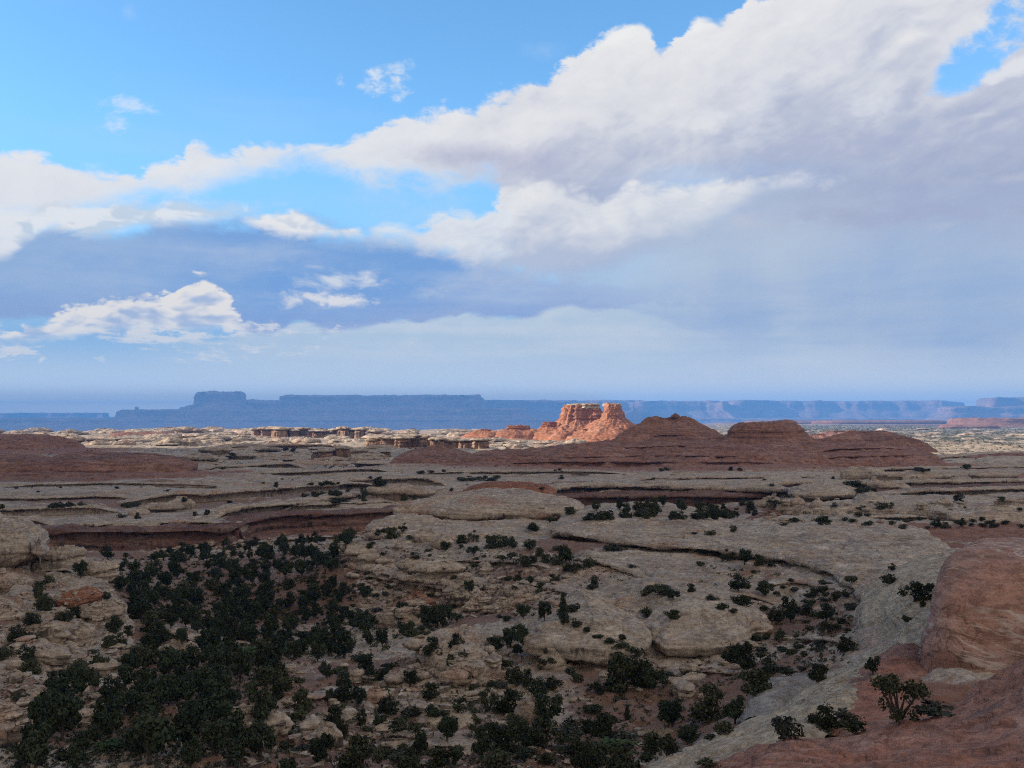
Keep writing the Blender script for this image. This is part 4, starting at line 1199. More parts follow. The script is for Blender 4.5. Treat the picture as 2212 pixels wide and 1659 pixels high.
# left side
thing(rock('pale_block', oy([(-120, 1236, 163), (20, 1228, 166), (72, 1216, 170), (100, 1196, 176), (98, 1176, 186), (40, 1160, 200), (-80, 1160, 200)]), -26.4, -20.0, [(0, 0.5), (0.25, 0.3), (0.4, 0.04), (0.55, -0.02), (0.7, 0.04), (0.85, 0.2), (1.0, 0.55)], M['pale'], dome=0.9, rough=0.9, bed=0.9, bedt=1.1, n=240, rows=44, edge=1.2, edge_size=7, seed=45.0, cracks=0.3),
      'big pale rounded block at the left edge', 'rock')
thing(rock('pale_block_nose', oy([(70, 1210, 167), (92, 1212, 166), (104, 1202, 168), (102, 1190, 173), (82, 1186, 175), (66, 1196, 171)]), -25.6, -21.6, PANCAKE, M['pale'], dome=0.4, rough=0.25, n=70, seed=46.0), 'overhanging nose at the right end of the big left block', 'rock')
thing(loft('left_rock_slope', [
    [(-300, 1230, 172), (-300, 1300, 152), (-300, 1400, 122), (-300, 1520, 98), (-300, 1640, 80)],
    [(-120, 1225, 176), (-120, 1290, 154), (-120, 1390, 124), (-120, 1510, 99), (-120, 1620, 82)],
    [(20, 1226, 180), (10, 1275, 157), (0, 1370, 126), (0, 1490, 101), (0, 1600, 84)],
    [(110, 1215, 184), (90, 1268, 162), (80, 1340, 135), (70, 1450, 108), (70, 1560, 90)],
    [(160, 1212, 190), (170, 1258, 168), (170, 1320, 144), (170, 1400, 122), (170, 1510, 98)],
    [(200, 1230, 192), (230, 1268, 172), (243, 1322, 150), (250, 1390, 128), (240, 1500, 102)],
    [(225, 1280, 194), (262, 1310, 174), (285, 1350, 154), (300, 1420, 130), (300, 1530, 104)],
], 180, 200, M['pale_band'], rough=1.0, rsize=7.0, bed=0.9, bedt=0.8, seed=47.0, octv=6), 'steep ledgy rock slope with rubble below the left block', 'rock slope')
LFT = [(128, 1208, 176, 4.2, 2.4, 2.6, 'pale_band', 'flat-topped tan rock right beside the left block nose'), (215, 1232, 176, 3.2, 1.8, 1.6, 'pale_band', 'low layered ledge block at the top right of the left slope'),
       (165, 1300, 147, 3.6, 2.2, 2.2, 'red', 'reddish ledge block jutting from the left slope'), (225, 1330, 141, 3.0, 2.2, 2.4, 'pale_band', 'layered block at the right edge of the left slope'),
       (90, 1372, 126, 2.8, 1.8, 1.6, 'pale', 'long pale block low on the left slope'), (175, 1368, 128, 1.6, 1.3, 1.7, 'pale', 'rounded pale boulder beside shrubs on the left slope'),
       (4, 1258, 150, 1.6, 1.4, 2.2, 'pale', 'pale boulder cut by the left edge under the block'), (15, 1330, 133, 2.4, 1.8, 2.2, 'pale_band', 'brownish block at the left edge halfway down the slope'),
       (10, 1580, 82, 2.2, 1.5, 2.6, 'pale', 'big pale boulder at the left edge near the bottom'), (385, 1410, 128, 3.0, 2.0, 2.2, 'pale', 'pale boulder hemmed in by junipers left of the wood'),
       (545, 1565, 88, 3.2, 1.6, 1.9, 'pale', 'pale slab-sided boulder among dark junipers, lower left'), (535, 1600, 84, 1.4, 1.0, 1.3, 'pale', 'smaller pale boulder under the slab-sided one, lower left'),
       (105, 1432, 112, 1.4, 1.0, 1.1, 'pale', 'pale boulder beside the round juniper on the left slope')]
for i, (px, py, Y, rx, ry, h, mt, lb) in enumerate(LFT):
    x, y, z = at(px, py, Y)
    thing(rock('slope_rock', blob_outline(x, y, rx, ry, 0.2, 60.0 + i * 1.9), z - 1.6, z + h * 0.72, CHUNK if i in (0, 1, 2, 3, 4) else BOULDER, M[mt], dome=0.3, n=110, rows=26, tops=14, rough=0.45, bed=0.5, bedt=0.4, seed=61.0 + i, edge=0.5, edge_size=2.5, tilt=(0.08, 0.05)), lb, 'rock')
MIDR = [(965, 1540, 96, 3.2, 1.8, 1.5, 'broad pale rock with a bush on top, lower centre'), (840, 1545, 95, 2.0, 1.1, 0.8, 'low pale slab left of the broad rock, lower centre'), (1150, 1535, 97.5, 1.6, 1.8, 2.2, 'leaning pale slab between junipers, lower centre'),
        (908, 1462, 111, 1.4, 0.8, 0.8, 'single pale block on red soil below the tan outcrop'), (1190, 1440, 114, 1.7, 1.2, 2.0, 'pale knob under the nose of the layered dome'), (880, 1590, 87, 2.6, 0.9, 0.6, 'flat pale slab lying on soil among bushes near the bottom'),
        (1420, 1575, 89, 2.4, 0.8, 0.5, 'thin pale slab on the red soil near the ridge foot'), (1375, 1462, 110, 2.0, 1.0, 1.0, 'pale rubble block under the right dome')]
for i, (px, py, Y, rx, ry, h, lb) in enumerate(MIDR):
    x, y, z = at(px, py, Y)
    z = gz(x, y)
    thing(rock('pale_rock', blob_outline(x, y, rx, ry, 0.1, 80.0 + i * 1.9), z - 0.6, z + h, BOULDER if h > 1 else PANCAKE, M['pale'], dome=0.2, n=70, rows=18, tops=6, rough=0.2, bed=0.2, bedt=0.3, seed=81.0 + i), lb, 'rock')

def seat(px, py, lo=60, hi=4000):
    """Where the view ray at (px, py) meets the ground."""
    Ys = np.exp(np.linspace(math.log(lo), math.log(hi), 1500))
    zr = -(py - HY) / F * Ys
    g = ground_z((px - CX) / F * Ys, Ys)
    k = int(np.argmax(zr < g)) if np.any(zr < g) else len(Ys) - 1
    return (px - CX) / F * Ys[k], Ys[k], g[k]


SMALL = [
    ([(1246, 1208), (1290, 1222), (1340, 1240), (1400, 1264), (1450, 1286)], 1.5, 'stepped tan ledge below the flat slab under the white shelf'),
    ([(1640, 1266), (1720, 1266), (1790, 1278), (1850, 1296)], 0.9, 'low ledge on the flat above the right dome'),
    ([(752, 1240), (820, 1258), (900, 1272), (980, 1284), (1060, 1292)], 1.5, 'lower tan ledge across the promontory slope'),
    ([(940, 1212), (1020, 1220), (1100, 1222), (1190, 1228)], 1.1, 'short ledge under the boulders of the promontory'),
    ([(1080, 1254), (1140, 1270), (1200, 1284), (1262, 1300)], 1.2, 'ledge running down the right side of the promontory'),
    ([(862, 1400), (930, 1388), (1010, 1382), (1080, 1384), (1130, 1398)], 1.0, 'crest ledge along the top of the tan outcrop'),
    ([(880, 1450), (950, 1456), (1020, 1458), (1090, 1448)], 0.8, 'broken ledge low on the tan outcrop'),
    ([(590, 1536), (680, 1518), (760, 1508), (840, 1512)], 0.7, 'pale ledge on the soil in the lower left centre'),
    ([(820, 1632), (920, 1622), (1010, 1624), (1100, 1632)], 0.6, 'low pale ledge near the bottom centre'),
    ([(1655, 1378), (1720, 1386), (1790, 1392), (1850, 1390)], 0.8, 'low ledge between the right dome and the pale ridge'),
    ([(1780, 1118), (1860, 1124), (1940, 1124), (2030, 1118)], 1.5, 'pale ledge in front of the white knobby rocks'),
    ([(330, 1190), (440, 1184), (560, 1176), (680, 1166), (760, 1158)], 1.3, 'pale rubbly ledge at the back edge of the wood'),
    ([(1440, 1300), (1520, 1292), (1600, 1296), (1680, 1306)], 0.8, 'thin ledge behind the crown of the right dome'),
    ([(1500, 1455), (1580, 1462), (1660, 1452)], 0.6, 'low ledge on red soil below the right dome'),
    ([(300, 1360), (360, 1372), (420, 1392), (470, 1410)], 0.9, 'pale ledge breaking through the wood at the left'),
]
for i, (pts, h, lb) in enumerate(SMALL):
    line = []
    for px, py in pts:
        x, y, z = seat(px, py, 62, 420)
        line.append((x, y, z + h * 0.75))
    thing(ledge('rock_ledge', line, h, 5.0 + h * 2, M['pale_band'] if i % 3 else M['pale'], n=170, rows=20, wig=0.9, wsize=5, rough=h * 0.22, bed=h * 0.3, bedt=h * 0.3, seed=190.0 + i, taper=0.22, sink=h * 1.2, hvar=0.5), lb, 'rock ledge')

# far canyon walls
def rim_pts(cols, dz=0.0, dy=0.0):
    out = []
    for px in cols:
        th = math.atan((px - CX) / F)
        r = np.interp(th, _rim_th, _rim_r)
        Y = r * math.cos(th) + dy
        x = (px - CX) / F * Y
        out.append((x, Y, -33.2 + dz))
    return out


thing(ledge('canyon_wall', rim_pts([-500, -200, 0, 120, 250, 330, 420, 500, 530], 0.2), 6.4, 14, M['wall'], prof=WALL, n=360, rows=34, wig=2.6, wsize=22, rough=0.7, bed=1.2, bedt=0.9, flute=0.7, seed=90.0, taper=0.03, sink=2.2, hvar=0.25),
      'dark streaked canyon wall facing the wood at the left', 'cliff')
thing(ledge('canyon_wall', rim_pts([515, 545, 600, 680, 760, 850, 950, 1050], 0.1), 5.6, 14, M['wall'], prof=WALL, n=300, rows=34, wig=2.2, wsize=22, rough=0.6, bed=1.1, bedt=0.8, flute=0.4, seed=91.0, taper=0.03, sink=2.2, hvar=0.25),
      'low red canyon wall left of the central dome', 'cliff')
thing(ledge('canyon_wall', rim_pts([1150, 1240, 1330, 1440, 1540, 1640, 1760, 1900, 2050, 2212, 2500], 0.1), 8.2, 16, M['wall'], prof=WALL, n=420, rows=34, wig=2.8, wsize=26, rough=0.7, bed=1.3, bedt=1.0, flute=0.7, seed=92.0, taper=0.03, sink=2.2, hvar=0.25),
      'dark red canyon wall right of the central dome', 'cliff')

# ledges of the plateau beyond the canyon
LEDGES = [
    ([(-120, 1121), (0, 1121), (60, 1120), (115, 1119)], 2.0, 'short dark ledge low on the plateau at the left edge'),
    ([(455, 1098), (520, 1091), (610, 1085), (700, 1074), (760, 1066), (800, 1061)], 2.8, 'dark undercut ledge slanting behind the left canyon wall'),
    ([(255, 1068), (360, 1063), (450, 1062), (540, 1056), (620, 1050), (740, 1041), (840, 1036)], 2.6, 'long streaked ledge across the left plateau'),
    ([(640, 1042), (720, 1036), (800, 1032), (900, 1030), (960, 1031)], 2.6, 'dark ledge with shrubs in the middle of the plateau'),
    ([(960, 1062), (1010, 1056), (1060, 1052), (1110, 1054), (1160, 1055)], 3.4, 'shadowed alcove ledge above the central dome, left part'),
    ([(1060, 1056), (1180, 1052), (1240, 1047), (1300, 1043), (1370, 1045), (1440, 1046), (1560, 1050), (1680, 1052), (1820, 1054)], 4.0, 'long black alcove ledge above the right canyon wall'),
    ([(1330, 1033), (1440, 1030), (1600, 1028), (1740, 1027), (1820, 1030)], 2.4, 'thin dark ledge under the big red ridge'),
    ([(1560, 1046), (1660, 1042), (1760, 1038), (1850, 1040), (1960, 1040)], 2.8, 'dark ledge behind the knobby white rocks, right'),
    ([(1880, 1037), (1980, 1038), (2090, 1038), (2212, 1036), (2360, 1035)], 2.4, 'ledge carrying a row of boulders near the right edge'),
    ([(1900, 1056), (2000, 1056), (2110, 1055), (2212, 1052), (2360, 1050)], 2.2, 'pale terrace ledge below the boulder row, right'),
    ([(0, 1046), (120, 1044), (260, 1042), (380, 1044), (470, 1042)], 1.2, 'faint ledge in front of the long red dome, left'),
    ([(1820, 1010), (1960, 1010), (2080, 1008), (2212, 1006), (2360, 1004)], 2.4, 'dark ledge right of the big red ridge'),
    ([(1960, 985), (2060, 984), (2140, 978), (2212, 976), (2360, 974)], 3.2, 'reddish ledge at the right edge beyond the plateau'),
    ([(430, 1006), (520, 1004), (600, 1000), (660, 1000)], 2.6, 'pale ledge right of the long red dome'),
    ([(-80, 1100), (40, 1098), (150, 1094), (250, 1092)], 1.4, 'low ledge with shrubs left of the plateau boulders'),
    ([(130, 948), (220, 947), (330, 946), (430, 947)], 5.0, 'pale ledge in light and shade beyond the left red domes'),
    ([(440, 962), (560, 960), (680, 958), (760, 958)], 4.2, 'broad pale ledge with shrubs under it, far left'),
    ([(110, 1133), (260, 1128), (380, 1126), (500, 1122)], 1.6, 'thin ledge just above the left canyon wall'),
    ([(600, 1092), (700, 1086), (800, 1082), (880, 1078)], 1.8, 'thin ledge just above the low red canyon wall'),
    ([(1240, 1060), (1400, 1060), (1560, 1060), (1700, 1058)], 1.7, 'thin pale shelf ledge at the top of the right canyon wall'),
    ([(480, 1022), (640, 1018), (760, 1012), (860, 1012)], 1.8, 'long pale ledge in front of the mushroom rocks'),
    ([(-60, 1074), (80, 1074), (200, 1070), (300, 1072)], 1.3, 'short pale ledge in the middle of the left plateau'),
    ([(900, 1018), (1050, 1018), (1200, 1016), (1360, 1018)], 1.5, 'low pale ledge in front of the big red ridge'),
]
for i, (pts, h, lb) in enumerate(LEDGES):
    line = []
    for px, py in pts:
        # walk out along the ray until the ground is met, and stand the rim a little above it
        Ys = np.exp(np.linspace(math.log(240), math.log(2600), 900))
        zr = -(py - HY) / F * Ys
        g = ground_z((px - CX) / F * Ys, Ys, False) + h * 1.2
        k = np.argmax(zr < g) if np.any(zr < g) else 500
        line.append(((px - CX) / F * Ys[k], Ys[k], zr[k]))
    far_ = line[0][1] > 800
    h *= 1.45
    thing(ledge('rock_ledge', line, h, max(14, line[0][1] * 0.035), M['far_pale'] if far_ else M['pale_band'], n=240, rows=20, wig=line[0][1] * 0.006, wsize=line[0][1] * 0.05, rough=h * 0.16, bed=h * 0.22, bedt=h * 0.25, seed=100.0 + i, taper=0.16, sink=h * 0.9),
          lb, 'rock ledge', 'undercut ledges of the plateau')

BLD = [(300, 1112, 3.8, 3.0, 2.2, 'round pale boulder at the left end of the plateau pair'), (350, 1106, 8.0, 4.0, 3.0, 'wide flat pale boulder on the left plateau, front of the pair'), (392, 1100, 5.4, 3.6, 4.2, 'taller pale boulder behind the wide flat one, left plateau'),
       (600, 1100, 2.0, 1.6, 1.6, 'lone small boulder above the low red canyon wall'), (845, 1078, 9.5, 5.0, 4.8, 'thick pale table rock on the plateau left of the central dome'), (905, 1076, 7.0, 4.0, 3.6, 'lower lumpy rock right of the table rock'),
       (1475, 1030, 6, 4, 3.0, 'pale hump on the plateau under the second red summit'), (1735, 1100, 3.0, 2.6, 3.6, 'upright pale knob at the left end of the white formation'), (1700, 1098, 2.6, 2.2, 2.6, 'small pale knob beside the upright one'), (1655, 1105, 4.0, 2.6, 4.4, 'tall pale knob at the far left of the white formation'),
       (1862, 1034, 12, 6, 5.5, 'whale-backed pale boulder on the plateau under the red ridge end'), (1922, 1036, 11, 5, 3.6, 'low pale boulder right of the whale-backed one'), (1985, 1040, 8.5, 4, 4.4, 'lumpy pale boulder in the right-hand row'), (2030, 1038, 6.5, 4, 3.6, 'rounded pale boulder in the middle of the right-hand row'),
       (2065, 1040, 2.6, 2, 2.6, 'small round boulder in the right-hand row'), (2145, 1039, 13, 5, 4.2, 'longest pale boulder of the right-hand row'), (1888, 1056, 4.0, 3, 5.0, 'upright pale boulder behind the white slabs'), (1920, 1060, 5, 3, 3.6, 'middle boulder of the heap behind the white slabs'),
       (1950, 1060, 4, 3, 3.2, 'right boulder of the heap behind the white slabs'), (1820, 1044, 3, 2, 1.8, 'tiny boulder by the dark ledge behind the white slabs'), (2192, 1122, 16, 9, 5.0, 'smooth pale dome at the right edge above the red slope'),
       (1923, 1160, 4.6, 3.0, 3.0, 'round red rock with a shrub on its shoulder, right')]
for i, (px, py, rx, ry, h, lb) in enumerate(BLD):
    x, y, z = seat(px, py, 200, 900)
    thing(rock('boulder', blob_outline(x, y, rx, ry, 0.05, 120 + i * 1.3), z - 0.8, z + h, SLAB if i == 4 else [BOULDER, PANCAKE, BOULDER, SLAB][i % 4] if i not in (20, 21) else DOME if i == 20 else BOULDER, M['red'] if i == 21 else M['pale'], dome=h * 0.12, n=90, rows=20, tops=8, rough=h * 0.10, bed=0.3, bedt=0.6, seed=121.0 + i), lb, 'boulder')

# white knobby formation, right
SL = [([(1708, 1066, 322), (1790, 1070, 316), (1850, 1066, 320), (1845, 1054, 350), (1770, 1050, 356), (1715, 1056, 344)], -27.6, -24.2, 'topmost white slab of the knobby formation, left'),
      ([(1846, 1078, 306), (1900, 1080, 303), (1912, 1070, 318), (1880, 1060, 336), (1850, 1064, 328)], -28.4, -25.2, 'topmost white slab of the knobby formation, right'),
      ([(1762, 1088, 296), (1830, 1094, 290), (1900, 1096, 288), (1990, 1102, 282), (2060, 1112, 272), (2112, 1110, 272), (2100, 1098, 288), (1980, 1088, 304), (1880, 1080, 314), (1790, 1076, 316)], -30.2, -27.2, 'long white slab with undercut lip across the knobby formation'),
      ([(1690, 1106, 300), (1745, 1110, 294), (1790, 1106, 297), (1780, 1096, 312), (1720, 1096, 314)], -31.0, -28.0, 'low white slab at the foot of the knobs')]
for i, (o, zb, zt, lb) in enumerate(SL):
    thing(rock('white_rock_slab', oy(o), zb - 1.5, zt, PANCAKE if i != 2 else SLAB, M['pale'], dome=0.7, rough=0.45, bed=0.35, bedt=0.6, n=150, edge=0.8, seed=150.0 + i), lb, 'rock slab')
WK = [(1672, 1092, 305, 2.6, 3.4), (1690, 1098, 300, 2.2, 2.6), (1722, 1090, 302, 2.4, 3.0), (1765, 1096, 298, 2.4, 2.6), (1800, 1112, 280, 3.4, 1.8), (1850, 1118, 272, 2.4, 1.5), (1880, 1124, 266, 1.6, 1.1), (1955, 1108, 285, 2.2, 1.5), (1915, 1100, 292, 2.6, 1.6), (2040, 1088, 320, 3.0, 1.6)]
for i, (px, py, Y, rx, h) in enumerate(WK):
    x, y, z = at(px, py, Y)
    thing(rock('rounded_rock', blob_outline(x, y, rx, rx * 0.8, 0, 170 + i), z - 1.5, z + h, BOULDER, M['pale'], dome=0.3, n=60, rows=18, tops=7, rough=0.3, bed=0.25, seed=171.0 + i), 'rounded white knob among the slabs of the knobby formation', 'rock', 'white knobs of the right-hand formation')
thing(rock('red_rock_mound', oy([(1592, 1148, 296), (1660, 1156, 288), (1728, 1150, 294), (1730, 1120, 330), (1660, 1108, 350), (1600, 1122, 330)]), -37.0, -30.6, DOME, M['red'], dome=0.8, rough=0.5, n=130, seed=181.0), 'low red rock mound below the white knobs', 'rock mound')

# ------------------------------------------------------------------ red domes and buttes
STEP = [(0.0, -0.12), (0.07, -0.02), (0.10, 0.10), (0.15, 0.07), (0.19, 0.14), (0.22, 0.26), (0.27, 0.24), (0.40, 0.42), (0.56, 0.72), (0.72, 1.1), (0.87, 1.65), (1.0, 2.4)]
FLARE = [(0.0, -1.0), (0.16, -0.68), (0.28, -0.38), (0.38, -0.20), (0.44, -0.06), (0.55, 0.02), (0.58, 0.07), (0.72, 0.08), (0.75, 0.13), (0.88, 0.14), (0.92, 0.20), (1.0, 0.24)]
CONE = [(0.0, -1.1), (0.2, -0.72), (0.36, -0.42), (0.48, -0.22), (0.55, -0.10), (0.60, 0.0), (0.72, 0.03), (0.76, 0.07), (0.9, 0.09), (0.95, 0.12), (1.0, 0.18)]


def group_thing(name, parts_at, label, cat, group=None):
    e = empty(name, parts_at)
    return tag(e, label, cat, group)


# long red ridge with its three summits
R = group_thing('red_rock_ridge', at(1550, 1000, 780)[:2] + (-37,), 'long dark red rock ridge with three rounded summits in cloud shade', 'rock ridge')
rock('ridge_base', oy([(960, 1006, 690), (1180, 1008, 676), (1480, 1010, 668), (1660, 1010, 668), (1760, 1006, 680), (1900, 1000, 700), (2020, 992, 730), (2040, 985, 780), (1980, 960, 900), (1750, 950, 960), (1400, 950, 960), (1180, 955, 900), (1010, 975, 780)]),
     -38.5, -29.0, STEP, M['far_red'], dome=3.0, rough=2.0, bed=4.0, bedt=2.8, rsize=22, n=460, rows=50, tops=30, edge=8, edge_size=45, seed=201.0, parent=R)
rock('ridge_body', oy([(1130, 990, 730), (1300, 992, 712), (1480, 990, 705), (1620, 990, 708), (1760, 985, 720), (1900, 980, 735), (2000, 972, 775), (1960, 955, 900), (1750, 950, 940), (1400, 950, 940), (1200, 960, 880)]),
     -36.0, -25.0, [(0, -0.2), (0.2, 0.1), (0.3, 0.3), (0.36, 0.26), (0.5, 0.6), (0.6, 1.0), (0.66, 0.98), (0.8, 1.6), (0.92, 2.4), (1.0, 3.2)], M['far_red'], dome=3.6, rough=2.2, bed=3.6, bedt=2.8, rsize=22, n=400, rows=46, tops=30, edge=7, edge_size=45, seed=209.0, parent=R)
rock('ridge_lobe', oy([(1160, 1002, 690), (1250, 1004, 684), (1340, 1000, 690), (1420, 985, 720), (1380, 965, 790), (1230, 965, 790)]), -37.5, -22.0, STEP, M['far_red'], dome=1.2, rough=1.2, bed=2.2, bedt=1.6, rsize=20, n=170, rows=34, seed=202.0, parent=R)
rock('ridge_lobe', oy([(1560, 1006, 678), (1680, 1008, 672), (1745, 1004, 680), (1752, 990, 715), (1690, 972, 760), (1580, 975, 750)]), -38.0, -25.0, STEP, M['far_red'], dome=1.0, rough=1.1, bed=2.2, bedt=1.6, rsize=20, n=170, rows=34, seed=203.0, parent=R)
rock('ridge_summit', oy([(1300, 960, 800), (1400, 962, 790), (1500, 962, 790), (1585, 958, 810), (1590, 945, 880), (1470, 940, 900), (1340, 944, 890)]), -27.0, -2.8, [(0, -0.3), (0.14, 0.22), (0.28, 0.62), (0.33, 0.62), (0.46, 0.98), (0.51, 1.0), (0.64, 1.38), (0.69, 1.40), (0.82, 1.76), (0.92, 2.0), (1.0, 2.2)],
     M['far_red'], dome=0.5, rough=1.2, bed=2.6, bedt=2.2, rsize=13, n=240, rows=50, seed=204.0, parent=R, spine=0.12, edge=4, edge_size=30)
kx, ky, kz = at(1459, 899, 842)
rock('summit_knob', blob_outline(kx, ky, 4.0, 3.4, 0, 3.3), kz - 3.0, kz + 2.2, BOULDER, M['far_red'], dome=0.4, rough=0.3, n=50, rows=16, tops=5, seed=205.0, parent=R)
rock('ridge_summit', oy([(1566, 958, 800), (1640, 962, 785), (1720, 960, 790), (1750, 950, 820), (1735, 942, 850), (1650, 940, 870), (1584, 944, 850)]), -32.0, -7.4, [(0, -0.75), (0.25, -0.35), (0.42, -0.1), (0.5, 0.0), (0.53, 0.06), (0.62, 0.10), (0.65, 0.2), (0.8, 0.24), (0.84, 0.32), (0.93, 0.38), (1.0, 0.55)],
     M['far_red'], edge=4, edge_size=16, dome=0.6, rough=1.3, bed=2.2, bedt=2.0, rsize=12, n=220, rows=44, seed=206.0, parent=R, tilt=(0.015, 0))
rock('ridge_summit', oy([(1668, 950, 815), (1700, 950, 812), (1724, 946, 825), (1720, 938, 845), (1690, 936, 850), (1668, 940, 840)]), -16.0, -5.4, [(0, -0.3), (0.4, -0.05), (0.6, 0.05), (0.8, 0.14), (0.92, 0.3), (1.0, 0.55)], M['far_red'], dome=0.5, rough=0.8, bed=1.2, bedt=1.4, n=110, rows=28, seed=207.0, parent=R)
rock('ridge_summit', oy([(1760, 955, 830), (1850, 956, 820), (1940, 955, 830), (2000, 950, 860), (1940, 944, 900), (1820, 944, 900)]), -32.0, -15.0, [(0, -0.6), (0.3, -0.1), (0.5, 0.2), (0.56, 0.2), (0.7, 0.6), (0.85, 1.2), (1.0, 2.0)], M['far_red'], dome=0.6, rough=1.0, bed=1.8, bedt=1.8, n=180, rows=34, seed=208.0, parent=R)

# sunlit butte of two towers
B = group_thing('red_butte', at(1280, 945, 1480)[:2] + (-38,), 'sunlit red butte of two stepped towers with pale caprock', 'butte')
rock('tower', oy([(1204, 940, 1520), (1226, 940, 1496), (1292, 940, 1494), (1306, 940, 1515), (1300, 940, 1560), (1224, 940, 1562)]), -40, 14.0, FLARE, M['butte'], dome=0.5, rough=2.6, bed=3.4, bedt=4.2, rsize=16, n=300, rows=80, tops=14, edge=6, edge_size=20, flute=3.2, seed=211.0, parent=B)
rock('tower', oy([(1296, 940, 1446), (1308, 940, 1420), (1340, 940, 1420), (1350, 940, 1442), (1344, 940, 1470), (1304, 940, 1474)]), -40, 14.6, CONE, M['butte'], dome=0.3, rough=2.2, bed=3.0, bedt=4.0, rsize=14, n=260, rows=80, tops=14, edge=4, edge_size=14, flute=2.6, seed=212.0, parent=B)
rock('caprock', oy([(1226, 940, 1520), (1244, 940, 1505), (1284, 940, 1504), (1294, 940, 1525), (1282, 940, 1550), (1230, 940, 1552)]), 9.0, 15.4, CLIFF, M['cap'], dome=0.4, rough=1.3, bed=1.6, bedt=1.6, n=140, rows=24, tops=8, edge=4, edge_size=12, seed=213.0, parent=B)
rock('caprock', oy([(1303, 940, 1452), (1314, 940, 1438), (1334, 940, 1440), (1338, 940, 1460), (1310, 940, 1470)]), 12.0, 15.4, CLIFF, M['cap'], dome=0.4, rough=0.8, bed=1.0, bedt=1.2, n=90, rows=18, tops=6, edge=2, edge_size=8, seed=214.0, parent=B)
for i, (a, b, top, Y, sd) in enumerate([(1000, 1100, 928, 1490, 1.1), (1060, 1180, 920, 1480, 2.2), (1130, 1245, 912, 1480, 3.3), (1170, 1255, 922, 1430, 4.4), (1225, 1310, 926, 1400, 5.5), (1280, 1345, 930, 1390, 6.6), (1335, 1410, 930, 1410, 7.7)]):
    zt = -(top - HY) / F * Y
    cx, cyy = (a + b) / 2, Y
    x0, x1 = (a - CX) / F * Y, (b - CX) / F * Y
    rock('skirt_dome', blob_outline((x0 + x1) / 2, Y + 20, (x1 - x0) / 2 * 1.1, 34, 0.1, sd), -40, zt, STEP, M['butte'], dome=0.6, rough=1.6, bed=3.0, bedt=2.0, rsize=14, n=130, rows=34, tops=10, seed=215.0 + i, parent=B)

DM = [([(-200, 1030, 560), (20, 1032, 552), (100, 1030, 556), (150, 1022, 580), (120, 1000, 660), (-150, 1000, 660)], -36.5, -26.4, 'left half of the long low red dome at the left edge', 221.0),
      ([(95, 1030, 562), (250, 1030, 556), (380, 1028, 562), (424, 1020, 580), (415, 1005, 640), (260, 998, 680), (110, 1002, 660)], -36.5, -25.6, 'right half of the long low red dome, with blunt right end', 222.0),
      ([(-150, 972, 1000), (40, 974, 985), (140, 972, 1000), (190, 968, 1030), (100, 958, 1180), (-100, 958, 1180)], -38.0, -23.2, 'dark red dome further back at the left edge', 223.0),
      ([(836, 1004, 700), (900, 1008, 682), (980, 1008, 682), (1045, 1003, 700), (1040, 992, 750), (960, 985, 790), (870, 988, 770)], -37.0, -24.6, 'small dark red dome alone in the middle distance', 224.0),
      ([(940, 1009, 672), (1040, 1010, 668), (1140, 1009, 674), (1150, 1004, 700), (1040, 1000, 720), (950, 1002, 708)], -37.0, -34.0, 'low red bench between the small dome and the red ridge', 225.0),
      ([(-100, 1034, 540), (100, 1036, 532), (300, 1034, 540), (470, 1030, 556), (480, 1024, 580), (300, 1018, 600), (-80, 1020, 590)], -37.0, -33.2, 'dark red bench under the long red dome', 226.0),
      ([(2060, 995, 800), (2150, 996, 790), (2300, 994, 800), (2320, 985, 880), (2150, 984, 880)], -40.5, -34.0, 'low dark red rock at the right edge beyond the plateau', 227.0)]
BLUNT = [(0.0, -0.1), (0.06, 0.0), (0.10, 0.14), (0.16, 0.10), (0.20, 0.14), (0.24, 0.30), (0.29, 0.12), (0.45, 0.14), (0.62, 0.3), (0.78, 0.62), (0.9, 1.05), (1.0, 1.7)]
for o, zb, zt, lb, sd in DM:
    thing(rock('red_rock_dome', oy(o), zb, zt, BLUNT if sd < 222.5 else STEP, M['far_red'], dome=1.6, rough=1.1, bed=2.0, bedt=1.5, rsize=18, n=220, rows=38, tops=14, edge=3, edge_size=30, seed=sd), lb, 'rock dome')
for i, (px, Y, rx, ry, h, lb) in enumerate([(1770, 1500, 34, 26, 10, 'sunlit orange hump behind the right shoulder of the red ridge'), (1820, 1800, 60, 30, 11, 'long sunlit orange hump behind the low third summit'),
                                            (2170, 4700, 260, 120, 38, 'sunlit red bluff at the right edge of the far plain'), (2085, 3900, 120, 60, 12, 'low orange outcrop on the far plain, right'), (690, 1750, 55, 30, 12, 'small sunlit orange hump beyond the needle rocks'),
                                            (310, 1700, 60, 24, 9, 'sunlit orange hump among pale knobs, far left'), (1900, 6200, 420, 120, 22, 'thin red bluff far out on the plain'), (1700, 6600, 300, 120, 20, 'thin red bluff far out on the plain, nearest the red ridge')]):
    x = (px - CX) / F * Y
    z = gz(x, Y)
    thing(rock('red_outcrop', blob_outline(x, Y, rx, ry, 0.05, 230 + i * 1.7), z - 4, z + h, STEP if i < 2 else FLARE if i == 2 else BOULDER, M['far_red'], dome=h * 0.08, rough=h * 0.12, bed=h * 0.2, bedt=h * 0.2, n=110, rows=26, tops=8, seed=231.0 + i), lb, 'rock')

